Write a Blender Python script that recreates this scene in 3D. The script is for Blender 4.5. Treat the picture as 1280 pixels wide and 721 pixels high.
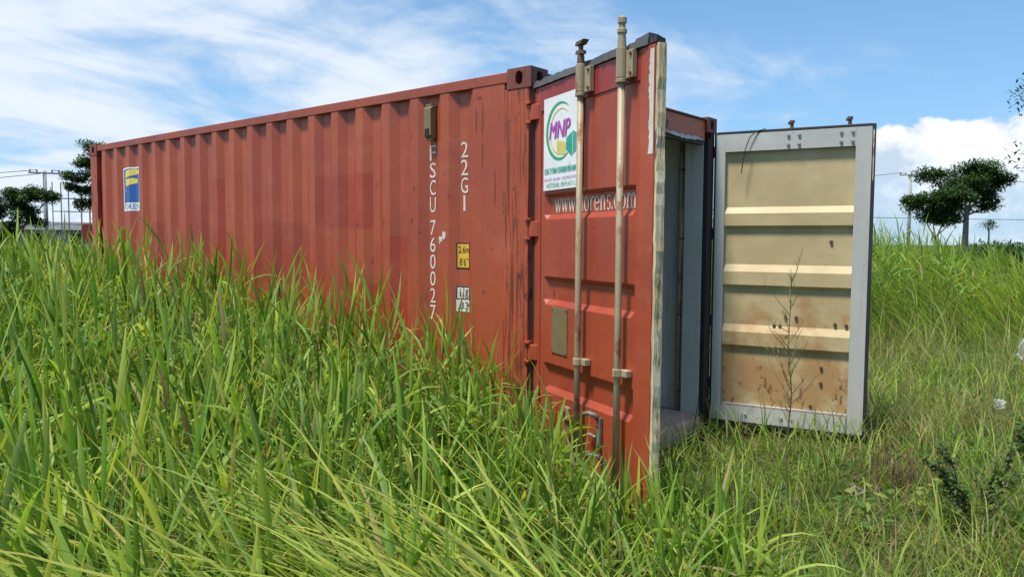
import bpy, bmesh, math, random
import numpy as np
from mathutils import Vector, Matrix

for o in list(bpy.data.objects):
    bpy.data.objects.remove(o, do_unlink=True)
SC = bpy.context.scene
COL = SC.collection
rng = np.random.default_rng(11)
random.seed(5)
PI = math.pi

# ------------------------------------------------------------------ camera
YAW, PITCH, ROLL = math.radians(50.227), math.radians(-3.537), math.radians(0.355)
CAM = Vector((-3.4743, -2.7627, 1.5895))
fw = Vector((math.sin(YAW)*math.cos(PITCH), math.cos(YAW)*math.cos(PITCH), math.sin(PITCH)))
rt = Vector((math.cos(YAW), -math.sin(YAW), 0.0))
up = rt.cross(fw)
r2 = math.cos(ROLL)*rt + math.sin(ROLL)*up
u2 = -math.sin(ROLL)*rt + math.cos(ROLL)*up
cd = bpy.data.cameras.new('camera')
cd.sensor_width = 36.0
cd.lens = 955.7/1280*36.0
cd.clip_start = 0.05
cd.clip_end = 3000
cam = bpy.data.objects.new('camera', cd)
COL.objects.link(cam)
m = Matrix.Identity(4)
for i in range(3):
    m[i][0], m[i][1], m[i][2], m[i][3] = r2[i], u2[i], -fw[i], CAM[i]
cam.matrix_world = m
SC.camera = cam

# ------------------------------------------------------------------ light
SUN_EL, SUN_AZ = math.radians(68), math.radians(-76)     # azimuth from +Y towards +X
SUN_DIR = Vector((math.sin(SUN_AZ)*math.cos(SUN_EL), math.cos(SUN_AZ)*math.cos(SUN_EL), math.sin(SUN_EL)))
sl = bpy.data.lights.new('sun', 'SUN')
sl.energy = 3.9
sl.angle = math.radians(9.0)
sl.color = (1.0, 0.95, 0.87)
sun = bpy.data.objects.new('sun', sl)
COL.objects.link(sun)
sun.rotation_euler = SUN_DIR.to_track_quat('Z', 'Y').to_euler()

SC.view_settings.view_transform = 'Standard'
SC.view_settings.look = 'None'
SC.view_settings.exposure = 0.65
SC.view_settings.gamma = 1.0
SC.render.resolution_x = 1024
SC.render.resolution_y = 576


class NT:
    """tiny node-tree helper"""
    def __init__(self, tree):
        self.t = tree
        tree.nodes.clear()

    def n(self, typ, inputs=None, **kw):
        nd = self.t.nodes.new(typ)
        for k, v in kw.items():
            setattr(nd, k, v)
        for k, v in (inputs or {}).items():
            s = nd.inputs[k]
            if hasattr(v, 'is_output') or isinstance(v, bpy.types.NodeSocket):
                self.t.links.new(v, s)
            else:
                s.default_value = v
        return nd

    def math(self, op, a, b=0.0, c=None, clamp=False):
        ins = {0: a, 1: b}
        if c is not None:
            ins[2] = c
        return self.n('ShaderNodeMath', ins, operation=op, use_clamp=clamp).outputs[0]

    def ramp(self, v, lo, hi, a=0.0, b=1.0, smooth=True):
        nd = self.n('ShaderNodeMapRange', {'Value': v, 'From Min': lo, 'From Max': hi, 'To Min': a, 'To Max': b})
        nd.interpolation_type = 'SMOOTHSTEP' if smooth else 'LINEAR'
        return nd.outputs[0]

    def mix(self, f, a, b, blend='MIX'):
        nd = self.n('ShaderNodeMix', data_type='RGBA', blend_type=blend)
        for i, v in ((0, f), (6, a), (7, b)):
            s = nd.inputs[i]
            if isinstance(v, bpy.types.NodeSocket):
                self.t.links.new(v, s)
            else:
                s.default_value = (v[0], v[1], v[2], 1.0) if isinstance(v, (tuple, list)) else v
        return nd.outputs[2]

    def noise(self, vec, scale, detail=4, rough=0.55, dist=0.0, out=0):
        return self.n('ShaderNodeTexNoise', {'Vector': vec, 'Scale': scale, 'Detail': detail, 'Roughness': rough,
                                             'Distortion': dist}).outputs[out]

    def mapping(self, vec, scale=(1, 1, 1), loc=(0, 0, 0)):
        return self.n('ShaderNodeMapping', {'Vector': vec, 'Scale': scale, 'Location': loc}).outputs[0]


# ------------------------------------------------------------------ sky
world = bpy.data.worlds.new('World')
SC.world = world
world.use_nodes = True
w = NT(world.node_tree)
sky = w.n('ShaderNodeTexSky', sky_type='NISHITA', sun_disc=False, sun_elevation=SUN_EL,
          sun_rotation=SUN_AZ, altitude=0.0, air_density=1.0, dust_density=0.6, ozone_density=1.6)
VOFF = (1.7, 7.3, 0)
D = w.n('ShaderNodeTexCoord').outputs['Generated']
sep = w.n('ShaderNodeSeparateXYZ', {0: D})
dz = w.math('MAXIMUM', sep.outputs[2], 0.0)
inv = w.math('DIVIDE', 1.0, w.math('ADD', dz, 0.16))
flat = w.n('ShaderNodeVectorMath', {0: D, 1: (1, 1, 0)}, operation='MULTIPLY').outputs[0]
P = w.n('ShaderNodeVectorMath', {0: flat, 'Scale': inv}, operation='SCALE').outputs[0]
# thin high veil, thicker towards the sun's side
az_left = w.n('ShaderNodeVectorMath', {0: D, 1: (-0.22, 0.975, 0.0)}, operation='DOT_PRODUCT').outputs['Value']
n1 = w.noise(w.mapping(P, (1, 1, 1), VOFF), 0.85, 9, 0.55, 0.6)
n2 = w.noise(w.mapping(P, (0.8, 1.3, 1), (1.9, 5.2, 0)), 2.0, 9, 0.60, 0.7)
cov = w.ramp(az_left, 0.15, 0.95, -0.02, 0.155)
dens = w.math('ADD', w.math('ADD', w.math('MULTIPLY', n1, 0.66), w.math('MULTIPLY', n2, 0.34)), cov)
veil = w.ramp(dens, 0.50, 0.68, 0.0, 0.92)
# cumulus standing above the horizon
hz = w.n('ShaderNodeVectorMath', {0: flat}, operation='NORMALIZE').outputs[0]
bank = w.noise(w.mapping(hz, (1, 1, 1), (7.7, 2.0, 0)), 2.6, 2, 0.5)
peak = w.n('ShaderNodeVectorMath', {0: hz, 1: (0.990, 0.139, 0.0)}, operation='DOT_PRODUCT').outputs['Value']
peak = w.ramp(peak, 0.965, 1.0, 0.0, 0.125)
puff = w.noise(w.mapping(D, (1, 1, 1.2), (0.4, 0.2, 0.9)), 9.5, 9, 0.55, 0.15)
top = w.math('ADD', w.math('ADD', w.math('MULTIPLY', bank, 0.12), peak), w.math('MULTIPLY', w.math('SUBTRACT', puff, 0.5), 0.24))
top = w.math('SUBTRACT', top, 0.034)
cum = w.ramp(w.math('SUBTRACT', top, dz), -0.002, 0.014)
cum = w.math('MULTIPLY', cum, w.ramp(dz, -0.01, 0.12, 0.35, 0.97))
puff2 = w.noise(w.mapping(D, (1, 1, 1.2), (0.415, 0.185, 0.935)), 9.5, 9, 0.55, 0.15)
lit = w.ramp(w.math('SUBTRACT', puff, puff2), -0.10, 0.07)
ccol = w.mix(lit, (4.6, 5.4, 6.5), (8.0, 8.2, 8.4))
vcol = w.mix(w.ramp(dens, 0.5, 0.75), (5.0, 5.9, 7.0), (6.6, 7.1, 7.8))
tint = w.mix(1.0, sky.outputs[0], (0.66, 0.95, 1.12), 'MULTIPLY')
tint = w.mix(w.ramp(dz, 0.0, 0.40, 0.55, 0.20), tint, (3.0, 5.2, 8.2))
c1 = w.mix(veil, tint, vcol)
c2 = w.mix(cum, c1, ccol)
bg = w.n('ShaderNodeBackground', {'Color': c2, 'Strength': 0.086})
wo = w.n('ShaderNodeOutputWorld', {'Surface': bg.outputs[0]})


# ------------------------------------------------------------------ materials
MAT = {}


def newmat(name):
    mt = bpy.data.materials.new(name)
    mt.use_nodes = True
    MAT[name] = mt
    return mt, NT(mt.node_tree)


def finish(nt, col, rough=0.5, metal=0.0, bump=None, bstr=0.3, bdist=0.01, spec=0.5):
    ins = {'Base Color': col, 'Roughness': rough, 'Metallic': metal, 'Specular IOR Level': spec}
    if bump is not None:
        b = nt.n('ShaderNodeBump', {'Height': bump, 'Strength': bstr, 'Distance': bdist})
        ins['Normal'] = b.outputs[0]
    p = nt.n('ShaderNodeBsdfPrincipled', ins)
    nt.n('ShaderNodeOutputMaterial', {'Surface': p.outputs[0]})
    return p


def paint(name, base, alt, rust=(0.10, 0.035, 0.018), rust_amt=0.5, rough=0.45, streak=1.0, chip=None, dirt=0.25,
          dirtcol=(0.16, 0.10, 0.07), spec=0.5, cracks=0.0):
    """weathered paint: two tones, vertical streaks, rust blots"""
    mt, t = newmat(name)
    tc = t.n('ShaderNodeTexCoord').outputs['Object']
    big = t.noise(tc, 1.7, 4, 0.6)
    c = t.mix(t.ramp(big, 0.35, 0.65), base, alt)
    st = t.noise(t.mapping(tc, (26, 26, 1.1)), 1.0, 4, 0.6)
    c = t.mix(t.math('MULTIPLY', t.ramp(st, 0.52, 0.72), dirt*streak), c, dirtcol)
    fine = t.noise(tc, 55, 3, 0.6)
    c = t.mix(t.ramp(fine, 0.3, 0.7, 0.0, 0.16), c, (base[0]*0.55, base[1]*0.55, base[2]*0.55))
    chalk = t.noise(t.mapping(tc, (2.2, 2.2, 3.1), (4, 2, 7)), 1.0, 7, 0.66)
    c = t.mix(t.ramp(chalk, 0.50, 0.72, 0.0, 0.30), c, (min(1, base[0]*1.15+0.05), base[1]*1.3+0.05, base[2]*1.3+0.05))
    scn = t.noise(t.mapping(tc, (11, 11, 15), (9, 4, 1)), 1.0, 5, 0.7)
    c = t.mix(t.ramp(scn, 0.655, 0.70, 0.0, 0.65), c, (base[0]*0.30, base[1]*0.35, base[2]*0.4))
    if cracks:
        ck = t.noise(t.mapping(tc, (60, 60, 2.6), (1, 8, 3)), 1.0, 6, 0.72)
        c = t.mix(t.ramp(ck, 0.525, 0.565, 0.0, cracks), c, (base[0]*0.22, base[1]*0.3, base[2]*0.35))
    rn = t.noise(t.mapping(tc, (7, 7, 4.2)), 1.6, 8, 0.68)
    rm = t.ramp(rn, 0.72-0.17*rust_amt, 0.80-0.15*rust_amt)
    c = t.mix(rm, c, rust)
    if chip:
        cn = t.noise(t.mapping(tc, (30, 30, 16), (3, 1, 2)), 1.0, 6, 0.7)
        cm = t.ramp(cn, 0.66, 0.69)
        c = t.mix(cm, c, chip)
    rg = t.math('ADD', rough, t.math('MULTIPLY', rm, 0.35))
    hgt = t.math('ADD', t.math('MULTIPLY', t.noise(tc, 9, 5, 0.6), 0.6), t.math('MULTIPLY', rm, -0.12))
    finish(t, c, rg, 0.0, hgt, 0.22, 0.012, spec)
    return mt


paint('red_side', (0.38, 0.076, 0.031), (0.325, 0.060, 0.032), rust_amt=0.48, rough=0.42, dirt=0.45, dirtcol=(0.22, 0.06, 0.045))
paint('red_fresh', (0.345, 0.048, 0.021), (0.305, 0.042, 0.022), rust_amt=0.25, rough=0.40, dirt=0.15, dirtcol=(0.2, 0.03, 0.03))
paint('red_dull', (0.325, 0.057, 0.029), (0.29, 0.049, 0.029), rust_amt=0.3, rough=0.42, dirt=0.2, dirtcol=(0.17, 0.04, 0.035))
paint('red_maroon', (0.27, 0.030, 0.032), (0.30, 0.034, 0.034), rust_amt=0.1, rough=0.42, dirt=0.2, dirtcol=(0.15, 0.03, 0.03))
paint('red_rail', (0.34, 0.066, 0.036), (0.27, 0.055, 0.038), rust_amt=0.75, rough=0.55, dirt=0.4)
paint('red_post', (0.42, 0.078, 0.030), (0.36, 0.062, 0.028), rust=(0.07, 0.022, 0.014), rust_amt=0.9, rough=0.5, dirt=0.9, dirtcol=(0.10, 0.03, 0.02), cracks=0.85)
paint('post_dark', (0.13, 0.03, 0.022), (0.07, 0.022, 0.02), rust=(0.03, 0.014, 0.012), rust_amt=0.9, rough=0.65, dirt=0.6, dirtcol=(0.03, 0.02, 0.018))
paint('red_cast', (0.21, 0.050, 0.034), (0.15, 0.042, 0.032), rust_amt=0.9, rough=0.6, dirt=0.5)
paint('red_door', (0.385, 0.066, 0.027), (0.31, 0.050, 0.027), rust_amt=0.5, rough=0.42, dirt=0.55, dirtcol=(0.2, 0.05, 0.04))
paint('red_header', (0.58, 0.13, 0.055), (0.48, 0.10, 0.05), rust=(0.09, 0.02, 0.015), rust_amt=0.75, rough=0.5, dirt=0.4)
paint('liner_grey', (0.64, 0.605, 0.53), (0.56, 0.53, 0.47), rust=(0.16, 0.10, 0.07), rust_amt=0.25, rough=0.5, dirt=0.5, dirtcol=(0.25, 0.24, 0.21))
paint('inside_grey', (0.51, 0.50, 0.455), (0.45, 0.445, 0.41), rust=(0.16, 0.10, 0.07), rust_amt=0.12, rough=0.5, dirt=0.25, dirtcol=(0.25, 0.25, 0.23))
paint('tan_rod', (0.37, 0.30, 0.19), (0.30, 0.235, 0.145), rust=(0.22, 0.12, 0.07), rust_amt=1.15, chip=(0.24, 0.15, 0.09), rough=0.5, dirt=0.6, dirtcol=(0.2, 0.13, 0.08))
paint('olive_plate', (0.21, 0.16, 0.075), (0.17, 0.13, 0.06), rust_amt=0.4, rough=0.45, dirt=0.3)
paint('dark_steel', (0.16, 0.165, 0.15), (0.12, 0.12, 0.11), rust=(0.12, 0.06, 0.035), rust_amt=0.5, rough=0.42, dirt=0.4)
paint('rusty_steel', (0.13, 0.06, 0.04), (0.09, 0.05, 0.04), rust_amt=0.9, rough=0.7, dirt=0.5)
paint('black_rubber', (0.018, 0.018, 0.021), (0.026, 0.026, 0.03), rust=(0.06, 0.05, 0.045), rust_amt=0.25, rough=0.6, dirt=0.3, dirtcol=(0.08, 0.075, 0.07))
paint('worn_gasket', (0.085, 0.09, 0.095), (0.055, 0.058, 0.062), rust=(0.03, 0.03, 0.035), rust_amt=0.5, rough=0.6, dirt=0.3, chip=(0.55, 0.54, 0.5))
mt, t = newmat('peeled_edge')
tc = t.n('ShaderNodeTexCoord').outputs['Object']
sx = t.n('ShaderNodeSeparateXYZ', {0: tc})
c = t.mix(t.ramp(t.noise(t.mapping(tc, (30, 30, 2.2)), 1.0, 6, 0.65), 0.40, 0.60), (0.64, 0.51, 0.30), (0.46, 0.34, 0.19))
c = t.mix(t.ramp(t.noise(t.mapping(tc, (55, 55, 3.5), (2, 5, 1)), 1.0, 7, 0.7), 0.50, 0.60), c, (0.66, 0.60, 0.48))
c = t.mix(t.ramp(t.noise(t.mapping(tc, (24, 70, 4.5), (7, 1, 3)), 1.0, 8, 0.75), 0.53, 0.60, 0, 0.9), c, (0.09, 0.055, 0.04))
finish(t, c, 0.8, 0, t.noise(t.mapping(tc, (40, 40, 6)), 1.0, 6, 0.7), 0.8, 0.01)
paint('primer_white', (0.62, 0.60, 0.55), (0.5, 0.46, 0.4), rust=(0.13, 0.05, 0.03), rust_amt=0.7, rough=0.7)
paint('galvanised', (0.42, 0.44, 0.44), (0.34, 0.36, 0.37), rust=(0.2, 0.12, 0.08), rust_amt=0.3, rough=0.45, dirt=0.3)
paint('floor_ply', (0.62, 0.37, 0.27), (0.68, 0.50, 0.38), rust=(0.34, 0.10, 0.07), rust_amt=0.7, rough=0.8, streak=0.0)

# tan inner skin of the right door: beige with rusty bleeding in the lower bays
mt, t = newmat('tan_panel')
tc = t.n('ShaderNodeTexCoord').outputs['Object']
sx = t.n('ShaderNodeSeparateXYZ', {0: tc})
c = t.mix(t.ramp(t.noise(tc, 2.2, 4, 0.6), 0.35, 0.65), (0.56, 0.44, 0.235), (0.48, 0.365, 0.185))
c = t.mix(t.ramp(t.noise(t.mapping(tc, (5, 5, 22)), 1.0, 4, 0.6), 0.5, 0.75, 0, 0.25), c, (0.36, 0.33, 0.27))
rn = t.noise(t.mapping(tc, (1, 1, 1), (0.3, 0, 0.1)), 3.4, 6, 0.62)
low = t.ramp(sx.outputs[2], 1.75, 0.25, -0.14, 0.14)
rm = t.ramp(t.math('ADD', rn, low), 0.47, 0.66, 0, 0.8)
c = t.mix(rm, c, (0.40, 0.21, 0.08))
r2n = t.ramp(t.math('ADD', t.noise(t.mapping(tc, (1.6, 1, 0.8)), 11, 8, 0.74), t.math('MULTIPLY', low, 0.6)), 0.63, 0.72, 0, 0.85)
c = t.mix(r2n, c, (0.13, 0.045, 0.02))
finish(t, c, 0.55, 0, t.noise(tc, 10, 5), 0.2, 0.01)


def plain(name, col, rough=0.6, var=0.25, metal=0.0, scale=14, spec=0.5):
    mt, t = newmat(name)
    tc = t.n('ShaderNodeTexCoord').outputs['Object']
    n = t.noise(tc, scale, 5, 0.6)
    c = t.mix(t.ramp(n, 0.3, 0.7), col, tuple(x*(1-var) for x in col))
    finish(t, c, rough, metal, n, 0.15, 0.01, spec)
    return mt


plain('paint_white', (0.74, 0.69, 0.60), 0.55, 0.30, scale=40)
plain('print_white', (0.78, 0.80, 0.82), 0.4, 0.10)
plain('print_green', (0.03, 0.36, 0.15), 0.4, 0.1)
plain('print_lime', (0.42, 0.55, 0.16), 0.4, 0.1)
plain('print_yellow', (0.72, 0.62, 0.18), 0.4, 0.1)
plain('print_purple', (0.42, 0.07, 0.42), 0.4, 0.1)
plain('print_teal', (0.02, 0.40, 0.30), 0.4, 0.1)
plain('print_blue', (0.025, 0.11, 0.36), 0.4, 0.2)
plain('print_gold', (0.78, 0.60, 0.10), 0.4, 0.1)
plain('print_orange', (0.75, 0.42, 0.04), 0.45, 0.15)
plain('print_black', (0.02, 0.02, 0.02), 0.5, 0.1)
plain('print_cream', (0.72, 0.70, 0.60), 0.5, 0.2)
plain('wire_black', (0.02, 0.02, 0.02), 0.5)
plain('dark_hole', (0.015, 0.012, 0.012), 0.8)
plain('concrete', (0.36, 0.35, 0.33), 0.85, 0.3, scale=3)
plain('bark', (0.22, 0.19, 0.15), 0.9, 0.4, scale=6)
plain('bark_dark', (0.09, 0.07, 0.05), 0.9, 0.4, scale=8)
plain('shed_roof', (0.16, 0.165, 0.175), 0.6, 0.5, scale=1.5)
plain('shed_wall', (0.30, 0.29, 0.275), 0.8, 0.35, scale=1.2)
plain('steel_grey', (0.30, 0.32, 0.34), 0.5, 0.2)
plain('sign_red', (0.55, 0.06, 0.03), 0.5, 0.2)
plain('insulator', (0.25, 0.2, 0.17), 0.3)
plain('rag_white', (0.50, 0.50, 0.48), 0.7, 0.25, scale=20)
plain('plastic_white', (0.52, 0.55, 0.56), 0.3, 0.1, scale=20)
plain('mortar', (0.30, 0.25, 0.19), 0.9, 0.35, scale=18)
plain('cardboard', (0.42, 0.31, 0.19), 0.85, 0.3, scale=9)


def leafmat(name, transl=0.35, rough=0.42, spec=0.35):
    mt, t = newmat(name)
    a = t.n('ShaderNodeAttribute', attribute_name='Col').outputs['Color']
    tc = t.n('ShaderNodeTexCoord').outputs['Object']
    n = t.noise(tc, 9, 3, 0.6)
    c = t.mix(t.ramp(n, 0.35, 0.7, 0.0, 0.35), a, t.mix(1.0, a, (0.62, 0.66, 0.6), 'MULTIPLY'))
    p = t.n('ShaderNodeBsdfPrincipled', {'Base Color': c, 'Roughness': rough, 'Specular IOR Level': spec})
    tr = t.n('ShaderNodeBsdfTranslucent', {'Color': t.mix(1.0, c, (1.25, 1.2, 0.6), 'MULTIPLY')})
    mx = t.n('ShaderNodeMixShader', {0: transl, 1: p.outputs[0], 2: tr.outputs[0]})
    t.n('ShaderNodeOutputMaterial', {'Surface': mx.outputs[0]})
    return mt


leafmat('grass_leaf', 0.45, 0.48, 0.32)
leafmat('tree_leaf', 0.22, 0.5, 0.3)
leafmat('dry_stalk', 0.05, 0.8, 0.1)

mt, t = newmat('soil')
tc = t.n('ShaderNodeTexCoord').outputs['Object']
c = t.mix(t.ramp(t.noise(tc, 0.9, 6, 0.65), 0.38, 0.62), (0.085, 0.085, 0.028), (0.05, 0.075, 0.018))
c = t.mix(t.ramp(t.noise(tc, 6, 8, 0.7), 0.45, 0.7), c, (0.15, 0.115, 0.06))
c = t.mix(t.ramp(t.noise(tc, 0.08, 4, 0.6), 0.4, 0.6, 0, 0.5), c, (0.07, 0.13, 0.025))
finish(t, c, 0.95, 0, t.noise(tc, 22, 8, 0.75), 0.9, 0.04, 0.1)


# ------------------------------------------------------------------ builders
class MB:
    """collects polygons, builds ONE mesh object"""
    def __init__(self):
        self.v, self.f, self.mi = [], [], []

    def add(self, vs, fs, mi=0):
        o = len(self.v)
        self.v += [tuple(p) for p in vs]
        self.f += [tuple(i+o for i in q) for q in fs]
        self.mi += [mi]*len(fs) if isinstance(mi, int) else list(mi)
        return self

    def box(self, x0, x1, y0, y1, z0, z1, mi=0):
        if x0 > x1: x0, x1 = x1, x0
        if y0 > y1: y0, y1 = y1, y0
        vs = [(x, y, z) for z in (z0, z1) for y in (y0, y1) for x in (x0, x1)]
        # bottom, top, -y, +y, -x, +x
        fs = [(0, 2, 3, 1), (4, 5, 7, 6), (0, 1, 5, 4), (2, 6, 7, 3), (0, 4, 6, 2), (1, 3, 7, 5)]
        return self.add(vs, fs, mi)

    def tube(self, pts, rad, n=8, mi=0, caps=True):
        pts = [Vector(p) for p in pts]
        rad = rad if isinstance(rad, (list, tuple)) else [rad]*len(pts)
        vs, fs = [], []
        prev = None
        for i, p in enumerate(pts):
            d = (pts[min(i+1, len(pts)-1)]-pts[max(i-1, 0)])
            d = d.normalized() if d.length > 1e-9 else Vector((0, 0, 1))
            a = prev if prev is not None else (Vector((1, 0, 0)) if abs(d.x) < 0.9 else Vector((0, 1, 0)))
            a = (a-d*a.dot(d)).normalized()
            prev = a
            b = d.cross(a)
            for k in range(n):
                q = 2*PI*k/n
                vs.append(p+(a*math.cos(q)+b*math.sin(q))*rad[i])
        for i in range(len(pts)-1):
            for k in range(n):
                fs.append((i*n+k, i*n+(k+1) % n, (i+1)*n+(k+1) % n, (i+1)*n+k))
        if caps:
            fs.append(tuple(range(n-1, -1, -1)))
            fs.append(tuple((len(pts)-1)*n+k for k in range(n)))
        return self.add(vs, fs, mi)

    def prism(self, poly, a0, a1, axis='y', mi=0):
        """extrude a 2D polygon along an axis (poly in the other two axes, in xyz order)"""
        n = len(poly)
        def P(p, a):
            return {'x': (a, p[0], p[1]), 'y': (p[0], a, p[1]), 'z': (p[0], p[1], a)}[axis]
        vs = [P(p, a0) for p in poly]+[P(p, a1) for p in poly]
        fs = [tuple(range(n-1, -1, -1)), tuple(range(n, 2*n))]
        fs += [(k, (k+1) % n, n+(k+1) % n, n+k) for k in range(n)]
        return self.add(vs, fs, mi)

    def build(self, name, mats, parent=None, bevel=0.0, smooth=False, recalc=True):
        me = bpy.data.meshes.new(name)
        me.from_pydata(self.v, [], self.f)
        mats = [mats] if isinstance(mats, str) else mats
        for k in mats:
            me.materials.append(MAT[k])
        me.polygons.foreach_set('material_index', self.mi)
        if recalc:
            bm = bmesh.new(); bm.from_mesh(me)
            bmesh.ops.recalc_face_normals(bm, faces=bm.faces)
            bm.to_mesh(me); bm.free()
        if smooth:
            me.polygons.foreach_set('use_smooth', [True]*len(me.polygons))
        me.update()
        o = bpy.data.objects.new(name, me)
        COL.objects.link(o)
        o.parent = parent
        if bevel:
            b = o.modifiers.new('bevel', 'BEVEL'); b.width = bevel; b.segments = 2; b.limit_method = 'ANGLE'
            b.angle_limit = math.radians(40)
        return o


def tag(o, label=None, cat=None, group=None, kind=None):
    for k, v in (('label', label), ('category', cat), ('group', group), ('kind', kind)):
        if v: o[k] = v
    return o


def empty(name, loc=(0, 0, 0), rz=0.0, parent=None):
    o = bpy.data.objects.new(name, None)
    o.empty_display_size = 0.2
    COL.objects.link(o)
    o.location = loc; o.rotation_euler = (0, 0, rz); o.parent = parent
    return o


_txt = {}


def text_polys(s):
    """outline of a word as flat polygons (verts2d, faces), lower left at 0,0, size normalised to its box"""
    if s in _txt: return _txt[s]
    cu = bpy.data.curves.new('tmp', 'FONT'); cu.body = s; cu.resolution_u = 3
    ob = bpy.data.objects.new('tmp', cu); COL.objects.link(ob)
    dg = bpy.context.evaluated_depsgraph_get()
    me = bpy.data.meshes.new_from_object(ob.evaluated_get(dg))
    vs = [(v.co.x, v.co.y) for v in me.vertices]; fs = [tuple(p.vertices) for p in me.polygons]
    bpy.data.objects.remove(ob); bpy.data.curves.remove(cu); bpy.data.meshes.remove(me)
    x0 = min(v[0] for v in vs); x1 = max(v[0] for v in vs); y0 = min(v[1] for v in vs); y1 = max(v[1] for v in vs)
    vs = [((a-x0)/(x1-x0), (b-y0)/(y1-y0)) for a, b in vs]
    _txt[s] = (vs, fs)
    return _txt[s]


def put_text(mb, s, a0, a1, b0, b1, P, mi=0, shear=0.0):
    vs, fs = text_polys(s)
    mb.add([P(a0+(a1-a0)*x+shear*(b1-b0)*y, b0+(b1-b0)*y) for x, y in vs], fs, mi)


# =================================================================== GROUND
def ground_z(x, y):
    x = np.asarray(x, float); y = np.asarray(y, float)
    z = 0.035*np.sin(x*0.9+1.3*np.sin(y*0.6))+0.03*np.sin(y*1.1+0.7*x)+0.02*np.sin(2.3*x-1.7*y)
    dx = np.maximum(np.maximum(-0.15-x, x-2.6), 0); dy = np.maximum(np.maximum(-0.2-y, y-6.2), 0)
    d = np.sqrt(dx*dx+dy*dy)
    return (z+0.03)*np.clip(d/1.2, 0, 1)-0.004


def build_ground():
    g = np.concatenate([-np.geomspace(900, 14, 26), np.linspace(-12, 22, 120), np.geomspace(25, 900, 26)])
    n = len(g)
    X, Y = np.meshgrid(g, g, indexing='ij')
    Z = ground_z(X, Y)
    Z = np.where((np.abs(X) > 60) | (np.abs(Y) > 60), 0.0, Z)
    me = bpy.data.meshes.new('ground')
    vs = np.stack([X, Y, Z], -1).reshape(-1, 3)
    i = np.arange(n*n).reshape(n, n)
    q = np.stack([i[:-1, :-1], i[1:, :-1], i[1:, 1:], i[:-1, 1:]], -1).reshape(-1, 4)
    me.from_pydata(vs.tolist(), [], q.tolist())
    me.materials.append(MAT['soil'])
    me.polygons.foreach_set('use_smooth', [True]*len(me.polygons))
    o = bpy.data.objects.new('ground', me); COL.objects.link(o)
    o['kind'] = 'structure'


build_ground()

# =================================================================== CONTAINER
W, L, H = 2.438, 6.058, 2.591
box_root = empty('shipping_container')
tag(box_root, 'weathered red steel shipping container with both end doors swung open in tall grass', 'container')

CP, C0 = 0.28, 0.555          # corrugation pitch, centre of one trough


def prof(y):
    """depth of the side sheet behind the outer rail plane at length y"""
    a = abs((y-C0+CP/2) % CP-CP/2)
    if y < 0.40 or y > 5.90: return 0.004
    return 0.004+0.036*min(1.0, max(0.0, (0.104-a)/0.068))


def breaks(lo, hi):
    s = {lo, hi}
    k = math.floor((lo-C0)/CP)-1
    while C0+k*CP < hi+CP:
        for d in (-0.104, -0.036, 0.036, 0.104):
            q = C0+k*CP+d
            if lo < q < hi and 0.40 <= q <= 5.90: s.add(round(q, 5))
        k += 1
    return sorted(s)


# fresh paint patches on the long side (y range, z range, slot)
PATCH = [(3.40, 3.60, 0.5, 2.11, 1), (2.94, 3.03, 0.5, 2.13, 1), (2.66, 2.75, 1.40, 2.13, 2), (2.38, 2.47, 1.30, 2.13, 1),
         (2.10, 2.19, 0.4, 2.14, 1), (1.82, 1.91, 0.4, 2.15, 2), (1.54, 1.63, 0.4, 2.16, 1), (1.26, 1.35, 0.3, 2.17, 1),
         (1.72, 2.06, 1.68, 2.06, 2), (1.41, 1.70, 1.67, 2.06, 1), (2.17, 2.92, 1.25, 1.73, 2), (1.36, 1.72, 0.3, 1.28, 1),
         (1.08, 1.20, 0.3, 1.62, 1), (4.4, 4.8, 0.4, 1.75, 2), (3.7, 3.98, 0.4, 1.9, 2)]


def side_sheet(mb, xf, lo, hi, z0, z1, patched):
    br = breaks(lo, hi)
    for a, b in zip(br[:-1], br[1:]):
        c = (a+b)/2
        zs = {z0, z1}
        if patched:
            for p in PATCH:
                if p[0] <= c <= p[1]:
                    zs |= {max(z0, p[2]), min(z1, p[3])}
        zs = sorted(zs)
        for za, zb in zip(zs[:-1], zs[1:]):
            mi = 0
            if patched:
                for p in PATCH:
                    if p[0] <= c <= p[1] and p[2] <= (za+zb)/2 <= p[3]: mi = p[4]
            mb.add([(xf(prof(a+1e-6 if a == lo else a)), a, za), (xf(prof(b)), b, za), (xf(prof(b)), b, zb), (xf(prof(a)), a, zb)],
                   [(0, 1, 2, 3)], mi)


mb = MB(); side_sheet(mb, lambda d: d, 0.20, 5.88, 0.15, 2.535, True)
mb.build('side_wall', ['red_side', 'red_fresh', 'red_dull'], box_root, recalc=False)
mb = MB(); side_sheet(mb, lambda d: d+0.004, 0.20, 5.88, 0.15, 2.535, False)
mb.build('inner_lining', 'liner_grey', box_root, recalc=False)
mb = MB(); side_sheet(mb, lambda d: W-d, 0.20, 5.88, 0.15, 2.535, False)
mb.build('side_wall', 'red_side', box_root, recalc=False)
mb = MB(); side_sheet(mb, lambda d: W-d-0.004, 0.20, 5.88, 0.15, 2.535, False)
mb.build('inner_lining', 'liner_grey', box_root, recalc=False)
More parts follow.
